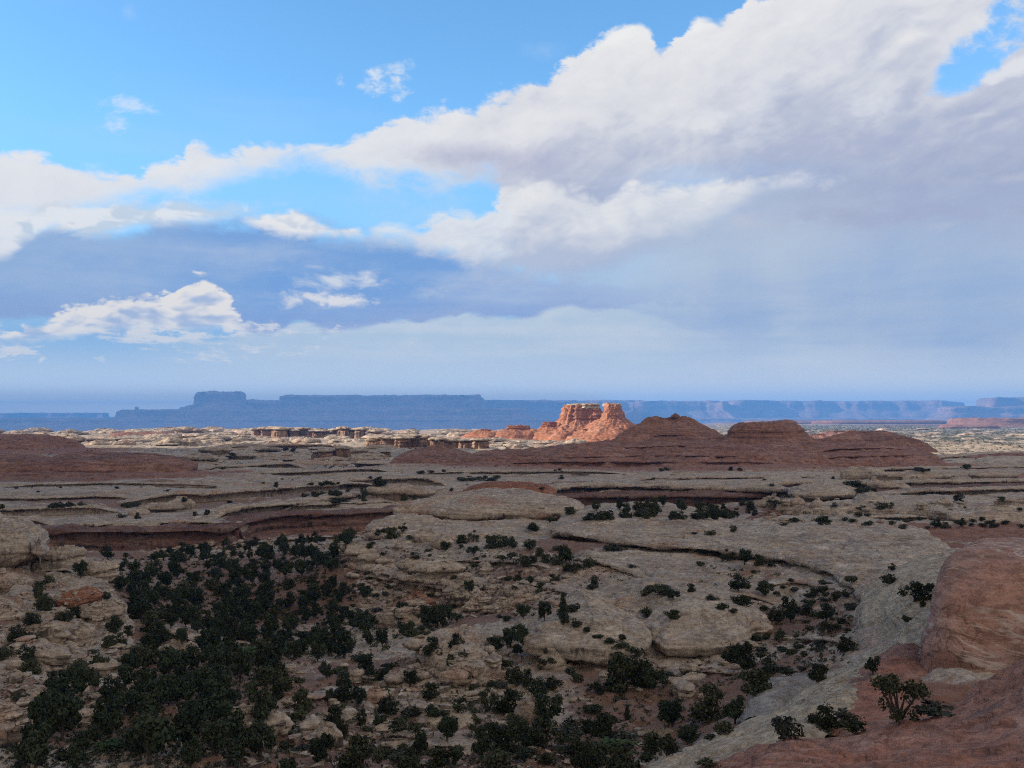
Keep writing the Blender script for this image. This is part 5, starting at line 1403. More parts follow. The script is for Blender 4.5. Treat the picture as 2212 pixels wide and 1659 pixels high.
# ------------------------------------------------------------------ needle rocks: red columns under pale caps
COLUMN = [(0.0, -0.35), (0.12, -0.14), (0.2, -0.04), (0.5, 0.02), (0.62, 0.03), (0.8, 0.02), (0.92, 0.05), (1.0, 0.16)]
NP = []
for k in range(5):
    proto = empty('needle_rock', (0, 0, 0))
    rr = random.Random(40 + k)
    o1 = blob_outline(0, 0, 8.2 + rr.random() * 2, 7, 0, 300 + k * 2.1, 0.2)
    a = rock('column', o1, -3, 10, COLUMN, M['far_wall'], dome=0.3, rough=0.8, bed=0.9, bedt=1.6, flute=1.5, rsize=6, n=64, rows=24, tops=5, seed=301.0 + k, edge=1.0, edge_size=5)
    b = rock('cap', blob_outline(0, 0, 10.0 + rr.random() * 2.5, 8.6, 0, 310 + k * 2.1, 0.22), 9.0, 14.0, PANCAKE, M['far_pale'], dome=0.8, rough=0.7, bed=0.8, bedt=1.1, rsize=5, n=64, rows=20, tops=6, seed=311.0 + k, edge=1.2, edge_size=6)
    for q in (a, b):
        q.parent = proto
    NP.append((proto, a, b))
used = [False] * 5


def copy_tree(proto, kids, loc, rot, scale):
    r = proto.copy(); C.objects.link(r)
    for ch in kids:
        c = ch.copy(); C.objects.link(c); c.parent = r
    r.location = loc; r.rotation_euler = (0, 0, rot); r.scale = scale
    return r


def needle(i, px, Y, w, h, label, group, dz=0.0):
    x = (px - CX) / F * Y
    z = gz(x, Y) + dz
    k = i % 5
    sc = (w / 10.0, w / 10.0 * 0.9, h / 14.0)
    p, a, b = NP[k]
    rr = random.Random(i * 7 + 1)
    if not used[k]:
        used[k] = True
        p.location = (x, Y, z); p.scale = sc; p.rotation_euler = (0, 0, rr.random() * 6.28)
        o = p
    else:
        o = copy_tree(p, (a, b), (x, Y, z), rr.random() * 6.28, sc)
    return tag(o, label, 'rock pillar', group)


ni = 0
for px in (556, 573, 586, 604, 618, 634, 652, 668, 690, 706, 722, 741, 758, 778, 797, 812):
    rr = random.Random(px)
    needle(ni, px, 1560 + rr.uniform(-60, 60), 10 + rr.random() * 7, 12 + rr.random() * 6, 'sunlit needle rock with pale cap in the farther row of pillars', 'farther row of needle rocks')
    ni += 1
for px in (806, 822, 838, 858, 873, 892, 905, 921, 944, 962, 976, 990, 1010, 1024, 1040):
    rr = random.Random(px)
    needle(ni, px, 1090 + rr.uniform(-35, 35) - abs(px - 920) * 0.1, 8.5 + rr.random() * 5, 10 + rr.random() * 4, 'needle rock with pale cap in the nearer row behind the small red dome', 'nearer row of needle rocks')
    ni += 1
for px, Y, w, h, lb in ((684, 778, 6.5, 7.5, 'leftmost column of the mushroom rock cluster'), (703, 770, 8.0, 8.8, 'widest column of the mushroom rock cluster'), (722, 782, 5.5, 8.2, 'thin column in the mushroom rock cluster'), (742, 776, 6.8, 9.6, 'tallest and rightmost of the mushroom rock cluster'),
                        (832, 800, 5.2, 4.6, 'squat mushroom rock just left of the small red dome')):
    needle(ni, px, Y, w, h, lb, None)
    ni += 1

# ------------------------------------------------------------------ pale knobs of the sunlit slickrock country
KN = []
WHALE = [(0.0, -0.1), (0.12, 0.0), (0.25, 0.12), (0.32, 0.06), (0.5, 0.12), (0.7, 0.34), (0.85, 0.7), (1.0, 1.3)]
for k in range(8):
    rr = random.Random(70 + k)
    o = rock('slickrock_knob', blob_outline(0, 0, 10, 5.5 + rr.random() * 2.5, 0, 400 + k * 3.1, 0.25, 18), -1.2, 3.4 + rr.random(), [SLAB, WHALE, BOULDER, WHALE][k % 4], M['far_pale'], dome=0.9, rough=0.8, bed=1.0, bedt=0.7, rsize=4, n=72, rows=20, tops=7,
             seed=401.0 + k, edge=0.9, edge_size=5, cracks=0.15)
    KN.append(o)
kn_used = [False] * 8


def knob(i, x, y, z, sx, sz, rot, label, group):
    k = i % 8
    o = KN[k]
    if kn_used[k]:
        o = o.copy(); C.objects.link(o)
    kn_used[k] = True
    o.location = (x, y, z); o.scale = (sx, sx * 0.9, sz); o.rotation_euler = (0, 0, rot)
    return tag(o, label, 'rock', group)


ZONES = [  # columns, distances, how many, size, label, group
    ((-60, 560), (1150, 2500), 120, (0.9, 2.4), 'pale sunlit slickrock knob in the far country left of the needle rocks', 'sunlit pale knobs at the far left'),
    ((560, 1060), (1150, 2500), 80, (0.9, 2.2), 'pale sunlit slickrock knob around and beyond the needle rocks', 'sunlit pale knobs round the needle rocks'),
    ((430, 860), (700, 1050), 30, (0.8, 1.7), 'pale shaded slickrock knob between the long red dome and the needle rocks', 'shaded pale knobs before the needle rocks'),
    ((1040, 1300), (1060, 1330), 20, (0.7, 1.3), 'pale slickrock knob at the foot of the sunlit butte', 'pale knobs under the butte'),
    ((1740, 2260), (1250, 3200), 40, (0.8, 1.8), 'pale outcrop among scrub on the far right plain', 'pale outcrops on the right plain'),
]
ki = 0
rr = random.Random(5)
for (p0, p1), (y0, y1), n, (s0, s1), lb, gr in ZONES:
    for q in range(n):
        Y = math.exp(rr.uniform(math.log(y0), math.log(y1)))
        px = rr.uniform(p0, p1)
        x = (px - CX) / F * Y
        s = rr.uniform(s0, s1) * (0.75 + 0.25 * Y / y0)
        knob(ki, x, Y, gz(x, Y), s, s * rr.uniform(0.34, 0.80) * (0.7 if p0 > 1700 else 1), rr.uniform(-0.35, 0.35) + (math.pi if rr.random() < 0.5 else 0), lb, gr)
        ki += 1

# ------------------------------------------------------------------ mesas on the horizon
MESA = [(0.0, -1.5), (0.2, -0.95), (0.4, -0.52), (0.55, -0.22), (0.60, -0.05), (0.64, 0.02), (0.95, 0.06), (0.985, 0.09), (1.0, 0.2)]
BENCH = [(0.0, -1.4), (0.3, -0.7), (0.6, -0.2), (0.68, 0.0), (0.95, 0.08), (1.0, 0.3)]


def mesa_part(name, parent, x0, x1, Yf, Yb, zb, zt, sd, prof=MESA, edge=170, es=900, n=420, tilt=(0, 0), rough=16):
    a = (x0 - CX) / F * Yf; b = (x1 - CX) / F * Yf
    a2 = (x0 - CX) / F * Yb; b2 = (x1 - CX) / F * Yb
    m = 7
    front = [(a + (b - a) * k / m, Yf) for k in range(m + 1)]
    backp = [(b2 + (a2 - b2) * k / m, Yb) for k in range(m + 1)]
    return rock(name, front + backp, zb, zt, prof, M['mesa'], dome=4, rough=rough, bed=26, bedt=42, rsize=170, n=n, rows=44, tops=6, edge=edge, edge_size=es, flute=26, seed=sd, parent=parent, tilt=tilt)


Y1 = 13000
A = group_thing('mesa', at(740, 925, Y1)[:2] + (-200,), 'long blue mesa with a separate flat-topped butte at its left end', 'mesa')
mesa_part('summit', A, 612, 1040, Y1, 15800, -190, 250, 501.0, edge=120, es=800)
mesa_part('butte', A, 421, 528, Y1 - 300, 13700, -190, 284, 502.0, edge=60, es=420, n=260, prof=[(0.0, -1.3), (0.3, -0.75), (0.55, -0.33), (0.62, -0.16), (0.655, 0.0), (0.95, 0.04), (0.985, 0.06), (1.0, 0.15)])
mesa_part('saddle', A, 500, 660, Y1 + 100, 14000, -190, 182, 503.0, edge=60, n=200, prof=BENCH)
mesa_part('bench', A, 268, 1130, Y1 - 700, 14500, -200, 60, 504.0, edge=120, prof=BENCH, tilt=(0.004, 0))
mesa_part('bench', A, -150, 1180, Y1 - 1300, 14500, -200, -62, 505.0, edge=160, prof=BENCH)
s_ = at(296, 884, Y1 - 400)
rock('spire', blob_outline(s_[0], s_[1], 26, 26, 0, 2.0), 40, 92, COLUMN, M['mesa'], dome=3, rough=5, bed=6, bedt=14, n=40, rows=16, tops=4, seed=506.0, parent=A)
A = group_thing('mesa', at(1600, 920, 17000)[:2] + (-200,), 'pale blue mesa rim with sunlit cliffs along the right horizon', 'mesa')
mesa_part('summit', A, 1035, 1400, 17600, 21000, -200, 247, 511.0, edge=330, es=1500, n=520)
mesa_part('summit', A, 1380, 1570, 16300, 19500, -200, 214, 512.0, edge=260, es=1100, n=420)
mesa_part('summit', A, 1575, 2062, 17200, 21000, -200, 232, 513.0, edge=420, es=1300, n=620)
mesa_part('bench', A, 1050, 2350, 15200, 18000, -200, -70, 514.0, edge=420, es=2200, n=520, prof=BENCH)
A = group_thing('mesa', at(2200, 915, 15000)[:2] + (-200,), 'flat-topped blue mesa cut off by the right edge', 'mesa')
mesa_part('summit', A, 2122, 2600, 14400, 17500, -200, 236, 521.0, edge=160, es=900, n=420)
mesa_part('bench', A, 2040, 2700, 14000, 17000, -200, 110, 522.0, edge=160, es=700, n=360, prof=BENCH)
A = group_thing('mesa', at(0, 905, 22000)[:2] + (-200,), 'lowest and farthest mesas at the far left horizon', 'mesa')
mesa_part('summit', A, 32, 230, 21500, 25000, -200, 26, 531.0, edge=160, es=900, n=300, rough=10)
mesa_part('summit', A, -400, 24, 20500, 24000, -200, 16, 532.0, edge=160, es=900, n=300, rough=10)

# ------------------------------------------------------------------ plants
def leaf_mat(name, a, b, c3):
    m, t, bs = new_mat(name)
    p, n = geo(t)
    r = E(t, node(t, 'ShaderNodeObjectInfo').outputs['Random'])
    f = noise(p, 1.6, 3.0, 0.6)
    a = mix(t, smooth(r, 0.55, 0.95, 0.0, 0.8), a, c3)
    k = mix(t, smooth(f + (r - 0.5) * 0.5, 0.32, 0.68), a, b)
    k = mix(t, smooth(noise(p, 5.0, 2.0, 0.6), 0.55, 0.72, 0.0, 0.6), k, c3)
    t.links.new(k.s, bs.inputs['Base Color'])
    return m


M['juniper'] = leaf_mat('juniper_foliage', (0.030, 0.036, 0.020), (0.064, 0.070, 0.036), (0.130, 0.130, 0.078))
M['pinyon'] = leaf_mat('pinyon_foliage', (0.026, 0.036, 0.021), (0.046, 0.060, 0.033), (0.082, 0.094, 0.052))
M['sage'] = leaf_mat('grey_shrub_foliage', (0.050, 0.056, 0.044), (0.085, 0.090, 0.068), (0.115, 0.118, 0.090))
M['green'] = leaf_mat('green_shrub_foliage', (0.040, 0.062, 0.026), (0.070, 0.105, 0.040), (0.095, 0.13, 0.05))
M['bark'] = new_mat('bark')[0]
M['bark'].node_tree.nodes['Principled BSDF'].inputs['Base Color'].default_value = (0.085, 0.065, 0.052, 1)


def tube(V, Fq, pts, radii, k=5):
    base = len(V)
    pts = [np.array(p, float) for p in pts]
    for i, (p, r) in enumerate(zip(pts, radii)):
        d = pts[min(i + 1, len(pts) - 1)] - pts[max(i - 1, 0)]
        d /= max(np.linalg.norm(d), 1e-9)
        a = np.cross(d, (0.3, 0.9, 0.2)); a /= np.linalg.norm(a)
        b = np.cross(d, a)
        for j in range(k):
            t = 2 * math.pi * j / k
            V.append(p + (a * math.cos(t) + b * math.sin(t)) * r)
    for i in range(len(pts) - 1):
        for j in range(k):
            Fq.append((base + i * k + j, base + i * k + (j + 1) % k, base + (i + 1) * k + (j + 1) % k, base + (i + 1) * k + j))


def leaves(rng, lobes, n, size):
    """Leaf sprays spread through a crown made of lobes (centre, radii); denser towards each lobe's skin."""
    w = np.array([np.prod(r) ** 0.667 for _, r in lobes]); w /= w.sum()
    ids = rng.choice(len(lobes), n, p=w)
    c = np.array([l[0] for l in lobes])[ids]; r = np.array([l[1] for l in lobes])[ids]
    d = rng.normal(size=(n, 3)); d /= np.linalg.norm(d, axis=1)[:, None]
    rad = np.clip(rng.normal(0.86, 0.2, n), 0.2, 1.25)
    P = c + d * r * rad[:, None]
    P[:, 2] = np.maximum(P[:, 2], 0.02)
    nrm = d + rng.normal(size=(n, 3)) * 0.65 + np.array([0, 0, 0.25])
    nrm /= np.linalg.norm(nrm, axis=1)[:, None]
    u = np.cross(nrm, rng.normal(size=(n, 3))); u /= np.linalg.norm(u, axis=1)[:, None]
    v = np.cross(nrm, u)
    s = size * rng.uniform(0.55, 1.35, n)[:, None]
    q = s * rng.uniform(0.5, 0.9, n)[:, None]
    V = np.stack([P - u * s * 0.5 - v * q * 0.3, P + u * s * 0.15 - v * q * 0.55, P + u * s * 0.6 + v * q * 0.1, P - u * s * 0.1 + v * q * 0.6], 1)
    return V.reshape(-1, 3), np.arange(4 * n).reshape(n, 4)


def plant_proto(name, seed, kind, leafmat, n, size):
    """Crown and trunk meshes of one plant about one unit tall, standing on the origin."""
    rng = np.random.RandomState(seed)
    lobes, tv, tf = [], [], []
    if kind == 'juniper':                       # bushy, wider low down, uneven crown of many lobes
        m = rng.randint(13, 19)
        for _ in range(m):
            h = rng.uniform(0.10, 0.86)
            R_ = 0.50 * (1 - (h - 0.32) ** 2 * 1.9) * rng.uniform(0.35, 1.0)
            a = rng.uniform(0, 2 * math.pi)
            s = rng.uniform(0.13, 0.23) * (1.15 - 0.45 * h)
            lobes.append(((R_ * math.cos(a), R_ * math.sin(a), h), (s * 1.1, s * 1.1, s * rng.uniform(0.7, 1.1))))
        lobes.append(((0, 0, 0.5), (0.26, 0.26, 0.36)))
        for k in range(3):
            a = rng.uniform(0, 6.28)
            tube(tv, tf, [(0.02 * k, 0, -0.06), (0.06 * math.cos(a), 0.06 * math.sin(a), 0.16), (0.18 * math.cos(a), 0.18 * math.sin(a), 0.42), (0.24 * math.cos(a), 0.24 * math.sin(a), 0.62)], [0.05, 0.036, 0.022, 0.008])
    elif kind == 'open':                        # an old juniper: bare stems show between separate foliage pads
        for k in range(7):
            a = 6.28 * k / 7 + rng.uniform(-0.3, 0.3)
            R_ = rng.uniform(0.16, 0.46); h = rng.uniform(0.42, 0.88)
            tip = (R_ * math.cos(a), R_ * math.sin(a), h)
            tube(tv, tf, [(0, 0, -0.06), (tip[0] * 0.25, tip[1] * 0.25, 0.14), (tip[0] * 0.7, tip[1] * 0.7, h * 0.62), tip], [0.05, 0.034, 0.018, 0.006])
            for _ in range(3):
                s = rng.uniform(0.08, 0.15)
                lobes.append(((tip[0] + rng.uniform(-0.12, 0.12), tip[1] + rng.uniform(-0.12, 0.12), min(0.92, h + rng.uniform(-0.14, 0.08))), (s * 1.2, s * 1.2, s * 0.8)))
        for a in (2.6, 3.6, 0.3):
            lobes.append(((0.42 * math.cos(a), 0.42 * math.sin(a), 0.20), (0.15, 0.15, 0.15)))
    elif kind == 'conical':
        for k in range(15):
            h = 0.06 + 0.86 * k / 14
            R_ = 0.30 * (1.05 - h) ** 0.8
            a = rng.uniform(0, 6.28)
            s = 0.07 + 0.13 * (1 - h)
            lobes.append(((R_ * math.cos(a) * 0.6, R_ * math.sin(a) * 0.6, h), (s * 1.15, s * 1.15, s)))
        tube(tv, tf, [(0, 0, -0.06), (0.01, 0, 0.3), (0, 0.01, 0.8)], [0.045, 0.03, 0.006])
    elif kind == 'pinyon':                      # rounder head on a visible stem
        m = rng.randint(9, 13)
        for _ in range(m):
            a = rng.uniform(0, 6.28); h = rng.uniform(0.34, 0.86)
            R_ = 0.36 * rng.uniform(0.2, 1.0) * (1.25 - abs(h - 0.55))
            s = rng.uniform(0.13, 0.22)
            lobes.append(((R_ * math.cos(a), R_ * math.sin(a), h), (s, s, s * 0.85)))
            if rng.rand() < 0.5:
                tube(tv, tf, [(0, 0, 0.2), (R_ * 0.5 * math.cos(a), R_ * 0.5 * math.sin(a), h * 0.75), (R_ * math.cos(a), R_ * math.sin(a), h)], [0.025, 0.016, 0.005], 4)
        tube(tv, tf, [(0, 0, -0.06), (0.03, 0.01, 0.22), (0.01, 0.03, 0.5), (0, 0, 0.8)], [0.052, 0.04, 0.026, 0.008])
    else:                                       # low shrub
        m = rng.randint(6, 10)
        for _ in range(m):
            a = rng.uniform(0, 6.28); R_ = rng.uniform(0.0, 0.55)
            s = rng.uniform(0.22, 0.38)
            lobes.append(((R_ * math.cos(a), R_ * math.sin(a), rng.uniform(0.25, 0.62)), (s, s, s * 0.9)))
        for k in range(4):
            a = rng.uniform(0, 6.28)
            tube(tv, tf, [(0, 0, -0.08), (0.2 * math.cos(a), 0.2 * math.sin(a), 0.25), (0.4 * math.cos(a), 0.4 * math.sin(a), 0.6)], [0.03, 0.02, 0.006], 4)
    V, Fq = leaves(rng, lobes, n, size)
    crown = mesh_of('crown', V, Fq, leafmat, False)
    trunk = mesh_of('trunk', np.array(tv), np.array(tf), M['bark'], True)
    return crown, trunk


PROTO = {
    'juniper': [plant_proto('j', 600 + k, 'juniper', M['juniper'], 1500, 0.085) for k in range(7)],
    'pinyon': [plant_proto('p', 620 + k, 'pinyon', M['pinyon'], 1200, 0.085) for k in range(5)],
    'conical': [plant_proto('c', 640 + k, 'conical', M['pinyon'], 1300, 0.075) for k in range(2)],
    'open': [plant_proto('o', 650 + k, 'open', M['juniper'], 1900, 0.055) for k in range(3)],
    'sage': [plant_proto('s', 660 + k, 'shrub', M['sage'], 420, 0.16) for k in range(5)],
    'green': [plant_proto('g', 670 + k, 'shrub', M['green'], 520, 0.15) for k in range(2)],
    'shrub': [plant_proto('b', 680 + k, 'shrub', M['juniper'], 420, 0.16) for k in range(4)],
}
KINDNAME = {'juniper': 'juniper_tree', 'open': 'juniper_tree', 'pinyon': 'pinyon_tree', 'conical': 'pinyon_tree', 'sage': 'sagebrush', 'green': 'shrub', 'shrub': 'shrub'}
PARTN = {'juniper': ('crown', 'trunk'), 'open': ('crown', 'trunk'), 'pinyon': ('crown', 'trunk'), 'conical': ('crown', 'trunk'), 'sage': ('foliage', 'stems'), 'green': ('foliage', 'stems'), 'shrub': ('foliage', 'stems')}
_np = [0]
FOOT = []                                       # (x, y, radius) of what stands already


def plant(kind, loc, h, w, label, group=None, cat=None):
    i = _np[0]; _np[0] += 1
    rr = random.Random(i * 13 + 5)
    cm, tm = PROTO[kind][rr.randrange(len(PROTO[kind]))]
    e = empty(KINDNAME[kind], loc)
    e.scale = (w, w, h)
    e.rotation_euler = (0, 0, rr.uniform(0, 6.28))
    nm = PARTN[kind]
    link(nm[0], cm, e); link(nm[1], tm, e)
    tag(e, label, cat or {'juniper_tree': 'juniper', 'pinyon_tree': 'pine', 'sagebrush': 'shrub', 'shrub': 'shrub'}[KINDNAME[kind]], group)
    FOOT.append((loc[0], loc[1], w * 0.5))
    return e


bpy.context.view_layer.update()
DG = bpy.context.evaluated_depsgraph_get()


def cast(px, py):
    d = Vector(((px - CX) / F, 1.0, -(py - HY) / F)).normalized()
    ok, loc, nor, idx, ob, mt = SC.ray_cast(DG, Vector((0, 0, 0)), d, distance=9000)
    return (loc, nor, ob) if ok else (None, None, None)


def drop(x, y):
    ok, loc, nor, idx, ob, mt = SC.ray_cast(DG, Vector((x, y, 60)), Vector((0, 0, -1)))
    return (loc, nor, ob) if ok else (None, None, None)


def standing(kind, px, py, hpx, wpx, label, group=None):
    loc, nor, ob = cast(px, py)
    if loc is None:
        return None
    h = hpx * loc.y / F
    w = wpx * loc.y / F
    return plant(kind, (loc.x, loc.y + w * 0.25, loc.z - 0.06 * h), h * 1.02, w, label, group)


# plants one can point to, by where their foot shows in the view
SOLO = [
    ('open', 1952, 1556, 118, 106, 'old open-crowned juniper with bare stems in front of the veined red rock'),
    ('juniper', 1787, 1590, 64, 74, 'round dark juniper bush at the crest of the red slope'),
    ('sage', 1697, 1597, 52, 52, 'grey-green bush at the left end of the red slope crest'),
    ('sage', 1830, 1556, 22, 40, 'low grey shrub between the two bushes at the red slope crest'),
    ('shrub', 1850, 1586, 30, 56, 'low dark shrub right of the round juniper at the crest'),
    ('sage', 2018, 1548, 28, 78, 'sprawling grey shrub to the right of the open-crowned juniper'),
    ('pinyon', 1888, 1460, 46, 38, 'small lone pine on the red patch beside the pale ridge'),
    ('juniper', 1772, 1470, 38, 50, 'dark juniper bush tucked against the crest of the pale ridge'),
    ('juniper', 1345, 1496, 92, 92, 'big dark juniper at the foot of the right dome'),
    ('juniper', 1392, 1488, 66, 54, 'juniper touching the big one at the foot of the right dome'),
    ('pinyon', 1412, 1498, 60, 56, 'thinner pine to the right of the big juniper below the dome'),
    ('conical', 1217, 1336, 58, 38, 'tall pointed pine at the upper left corner of the pale domes'),
    ('conical', 1355, 1556, 34, 26, 'small lone pointed pine on the red soil'),
    ('juniper', 1595, 1432, 46, 50, 'left juniper of the group beside the right dome'),
    ('juniper', 1614, 1446, 64, 46, 'tallest juniper of the group beside the right dome'),
    ('juniper', 1634, 1498, 62, 70, 'broad juniper at the bottom of the group beside the right dome'),
    ('juniper', 1540, 1560, 84, 72, 'bushy juniper on the red soil left of the grey ramp'),
    ('pinyon', 1590, 1566, 62, 56, 'pine touching the grey ramp'),
    ('pinyon', 1598, 1280, 42, 42, 'lone pine standing in the open above the right dome'),
    ('pinyon', 1655, 1290, 36, 40, 'forked pine right of the lone one above the right dome'),
    ('juniper', 1397, 1332, 24, 28, 'small dark juniper alone on the crown of the domes, left one'),
    ('juniper', 1458, 1336, 20, 32, 'small dark juniper alone on the crown of the domes, right one'),
    ('juniper', 1982, 1300, 46, 52, 'dark juniper close to the veined rock on the pale ridge'),
    ('juniper', 1930, 1232, 16, 16, 'tiny round juniper out on the white swell'),
    ('juniper', 54, 1434, 44, 40, 'round juniper alone on the left rock slope'),
    ('juniper', 565, 1478, 40, 52, 'broad juniper alone on red soil in the lower left'),
    ('juniper', 935, 1414, 40, 42, 'round juniper on top of the tan outcrop'),
    ('juniper', 986, 1402, 36, 28, 'slim juniper to the right of the round one on the tan outcrop'),
    ('juniper', 800, 1472, 38, 36, 'left one of two round junipers left of the tan outcrop'),
    ('juniper', 830, 1468, 30, 30, 'right one of two round junipers left of the tan outcrop'),
    ('juniper', 824, 1514, 34, 40, 'juniper growing on the broad pale rock, lower centre'),
    ('green', 235, 1622, 26, 66, 'bright green leafy bush on the wood floor near the bottom left'),
    ('green', 345, 1595, 26, 44, 'bright green bush deep in the lower left wood'),
    ('green', 1335, 1624, 24, 80, 'green leafy bush below the junipers near the bottom centre'),
    ('green', 540, 1420, 22, 60, 'dull green bush in the middle of the wood'),
    ('green', 610, 1410, 18, 50, 'dull green bush beside another in the middle of the wood'),
]
for s in SOLO:
    standing(*s)

# further plants seen singly in the photograph: (column, foot row, height, width); zones give them their words
Z7 = [(60, 540, 100, 60), (145, 475, 130, 120), (870, 260, 40, 50), (1070, 210, 100, 110), (1170, 200, 130, 90), (1250, 200, 130, 100), (1215, 250, 70, 80), (1120, 310, 60, 80), (1195, 430, 130, 120), (1400, 330, 130, 120),
      (1280, 430, 110, 90), (1335, 525, 140, 130), (1035, 590, 170, 120), (1180, 610, 160, 170), (1430, 450, 90, 100), (1575, 410, 70, 60), (2160, 430, 60, 60), (1700, 480, 80, 80), (250, 690, 120, 70), (360, 700, 90, 110),
      (480, 700, 80, 130), (590, 720, 70, 100), (590, 630, 80, 50), (690, 640, 90, 110), (780, 740, 110, 150), (850, 600, 70, 80), (970, 750, 140, 130), (1060, 780, 130, 120), (1150, 850, 180, 180), (1250, 760, 140, 150),
      (1410, 700, 220, 170), (1380, 830, 200, 220), (1560, 700, 80, 100), (1640, 720, 90, 80), (1580, 880, 130, 190), (1760, 760, 170, 190), (1720, 925, 150, 200), (2150, 700, 190, 150), (2040, 850, 140, 120), (2140, 860, 130, 120),
      (720, 930, 140, 160), (820, 930, 120, 120), (560, 930, 130, 100), (450, 870, 60, 70), (395, 870, 60, 50), (510, 860, 80, 100), (1260, 900, 80, 120), (1400, 915, 80, 100), (140, 750, 90, 80), (30, 820, 110, 100), (800, 305, 80, 60),
      (1500, 50, 50, 60), (1580, 70, 60, 70), (1640, 95, 30, 50), (1720, 140, 30, 60), (1790, 175, 40, 70), (1850, 205, 50, 90), (1900, 235, 60, 90), (1940, 255, 60, 80), (1860, 155, 50, 50)]
Z8 = [(60, 690, 180, 180), (150, 800, 120, 120), (30, 850, 120, 90), (290, 760, 40, 60), (650, 300, 60, 50), (720, 150, 75, 70), (635, 140, 40, 50), (650, 370, 70, 60), (770, 370, 50, 120), (870, 250, 40, 45), (780, 240, 40, 70), (1025, 110, 110, 110),
      (1120, 220, 110, 90), (280, 930, 50, 110), (380, 730, 100, 90), (820, 130, 25, 40), (60, 420, 70, 60), (150, 370, 40, 40)]
Z5 = [(480, 820, 70, 140), (170, 740, 60, 60), (60, 790, 60, 90), (300, 790, 40, 60), (360, 850, 50, 60), (60, 905, 50, 50), (690, 920, 100, 100), (790, 930, 170, 130), (880, 880, 70, 80), (1010, 920, 110, 120), (1640, 740, 70, 60), (1590, 830, 40, 40),
      (1400, 680, 60, 90), (1170, 680, 50, 70), (1500, 920, 45, 70), (500, 575, 110, 100), (400, 550, 80, 90), (590, 580, 80, 80), (660, 580, 40, 50), (130, 490, 60, 70), (330, 520, 60, 80), (250, 510, 50, 80), (1060, 790, 60, 60), (1130, 770, 50, 60),
      (930, 750, 50, 60), (990, 740, 50, 60), (1680, 345, 60, 60), (1740, 345, 40, 60), (1840, 340, 60, 60), (1960, 300, 30, 40), (2030, 340, 50, 60), (1340, 230, 50, 70), (1390, 230, 50, 60), (990, 320, 60, 80), (960, 310, 40, 60), (1220, 250, 50, 60),
      (1260, 330, 35, 60), (690, 215, 50, 90), (740, 330, 20, 40), (1820, 190, 60, 70), (110, 290, 50, 60), (200, 290, 40, 80), (380, 290, 70, 80), (250, 295, 50, 80), (430, 275, 60, 70), (60, 280, 45, 60), (1180, 95, 50, 130), (1050, 215, 30, 40), (1160, 310, 30, 50),
      (1400, 325, 30, 40), (300, 385, 30, 70), (430, 365, 40, 50), (190, 385, 20, 40), (990, 690, 30, 60), (740, 720, 25, 40), (2080, 175, 30, 50)]
Z4 = [(510, 370, 60, 60), (380, 412, 70, 80), (440, 412, 80, 90), (940, 430, 80, 70), (870, 440, 60, 70), (945, 520, 70, 80), (1060, 470, 90, 110), (1120, 460, 80, 90), (1180, 475, 80, 80), (1290, 490, 80, 80), (1150, 570, 90, 130), (1250, 590, 80, 110), (1390, 560, 60, 80),
      (1460, 570, 70, 80), (1510, 560, 110, 110), (1570, 620, 90, 110), (1530, 620, 60, 80), (1660, 585, 70, 70), (1690, 710, 90, 50), (1150, 670, 40, 50), (1220, 670, 50, 50), (1290, 700, 70, 45), (770, 490, 70, 70), (300, 470, 40, 40), (385, 515, 30, 35), (590, 540, 30, 50),
      (610, 680, 35, 45), (860, 620, 30, 40), (900, 610, 30, 30), (915, 750, 90, 60), (280, 780, 80, 80), (350, 770, 30, 40), (415, 720, 40, 50), (1360, 710, 40, 40), (1310, 370, 60, 90), (1540, 260, 50, 80), (1670, 300, 50, 90), (1420, 315, 35, 40), (145, 770, 100, 80),
      (500, 900, 110, 120), (640, 910, 100, 100), (840, 925, 60, 70), (1250, 905, 100, 90), (1380, 920, 120, 90), (1570, 860, 60, 80), (2100, 770, 80, 180), (2030, 740, 50, 80), (360, 85, 60, 90), (270, 170, 80, 60), (100, 190, 40, 120), (170, 95, 40, 60), (930, 55, 30, 150),
      (1050, 55, 20, 90), (2000, 290, 60, 70), (2180, 290, 60, 60), (2060, 480, 60, 70), (1800, 490, 40, 120), (1310, 560, 50, 70), (1350, 520, 60, 60), (960, 560, 40, 60), (1460, 665, 30, 40), (1420, 650, 30, 40), (1340, 745, 30, 40), (1190, 720, 30, 30)]


def zone_of(px, py):
    """Words for where a plant stands."""
    if py < 1070: return 'on the plateau beyond the canyon', 'plateau'
    if px > 1240 and py < 1128 and px < 1640: return 'under the dark canyon wall beyond the central dome', 'right canyon'
    if px >= 1600 and py < 1165: return 'by the white knobby rocks at the right', 'white formation'
    if py < 1200 and px > 760: return 'at the foot of the central dome', 'central dome'
    if px > 1230 and py < 1290 and px < 1870: return 'under the edge of the white rock shelf', 'white shelf'
    if px > 1840: return 'near the veined red rock', 'ridge head'
    if px > 735 and py < 1340: return 'on the promontory slope', 'promontory'
    if px > 1130 and 1340 > py: return 'above the pale domes', 'above the domes'
    if px > 1640: return 'between the right dome and the pale ridge', 'ridge foot'
    if px > 1130 and py < 1500: return 'round the two pale domes', 'domes'
    if px > 1060 and py >= 1500: return 'on the red soil near the bottom centre', 'red soil flat'
    if px > 830: return 'round the tan outcrop', 'outcrop'
    if px < 330 and py < 1480 and px < 90 + (py - 1190) * 0.75: return 'on the ledgy slope at the left', 'left slope'
    return 'in the dense wood on the canyon floor', 'wood'


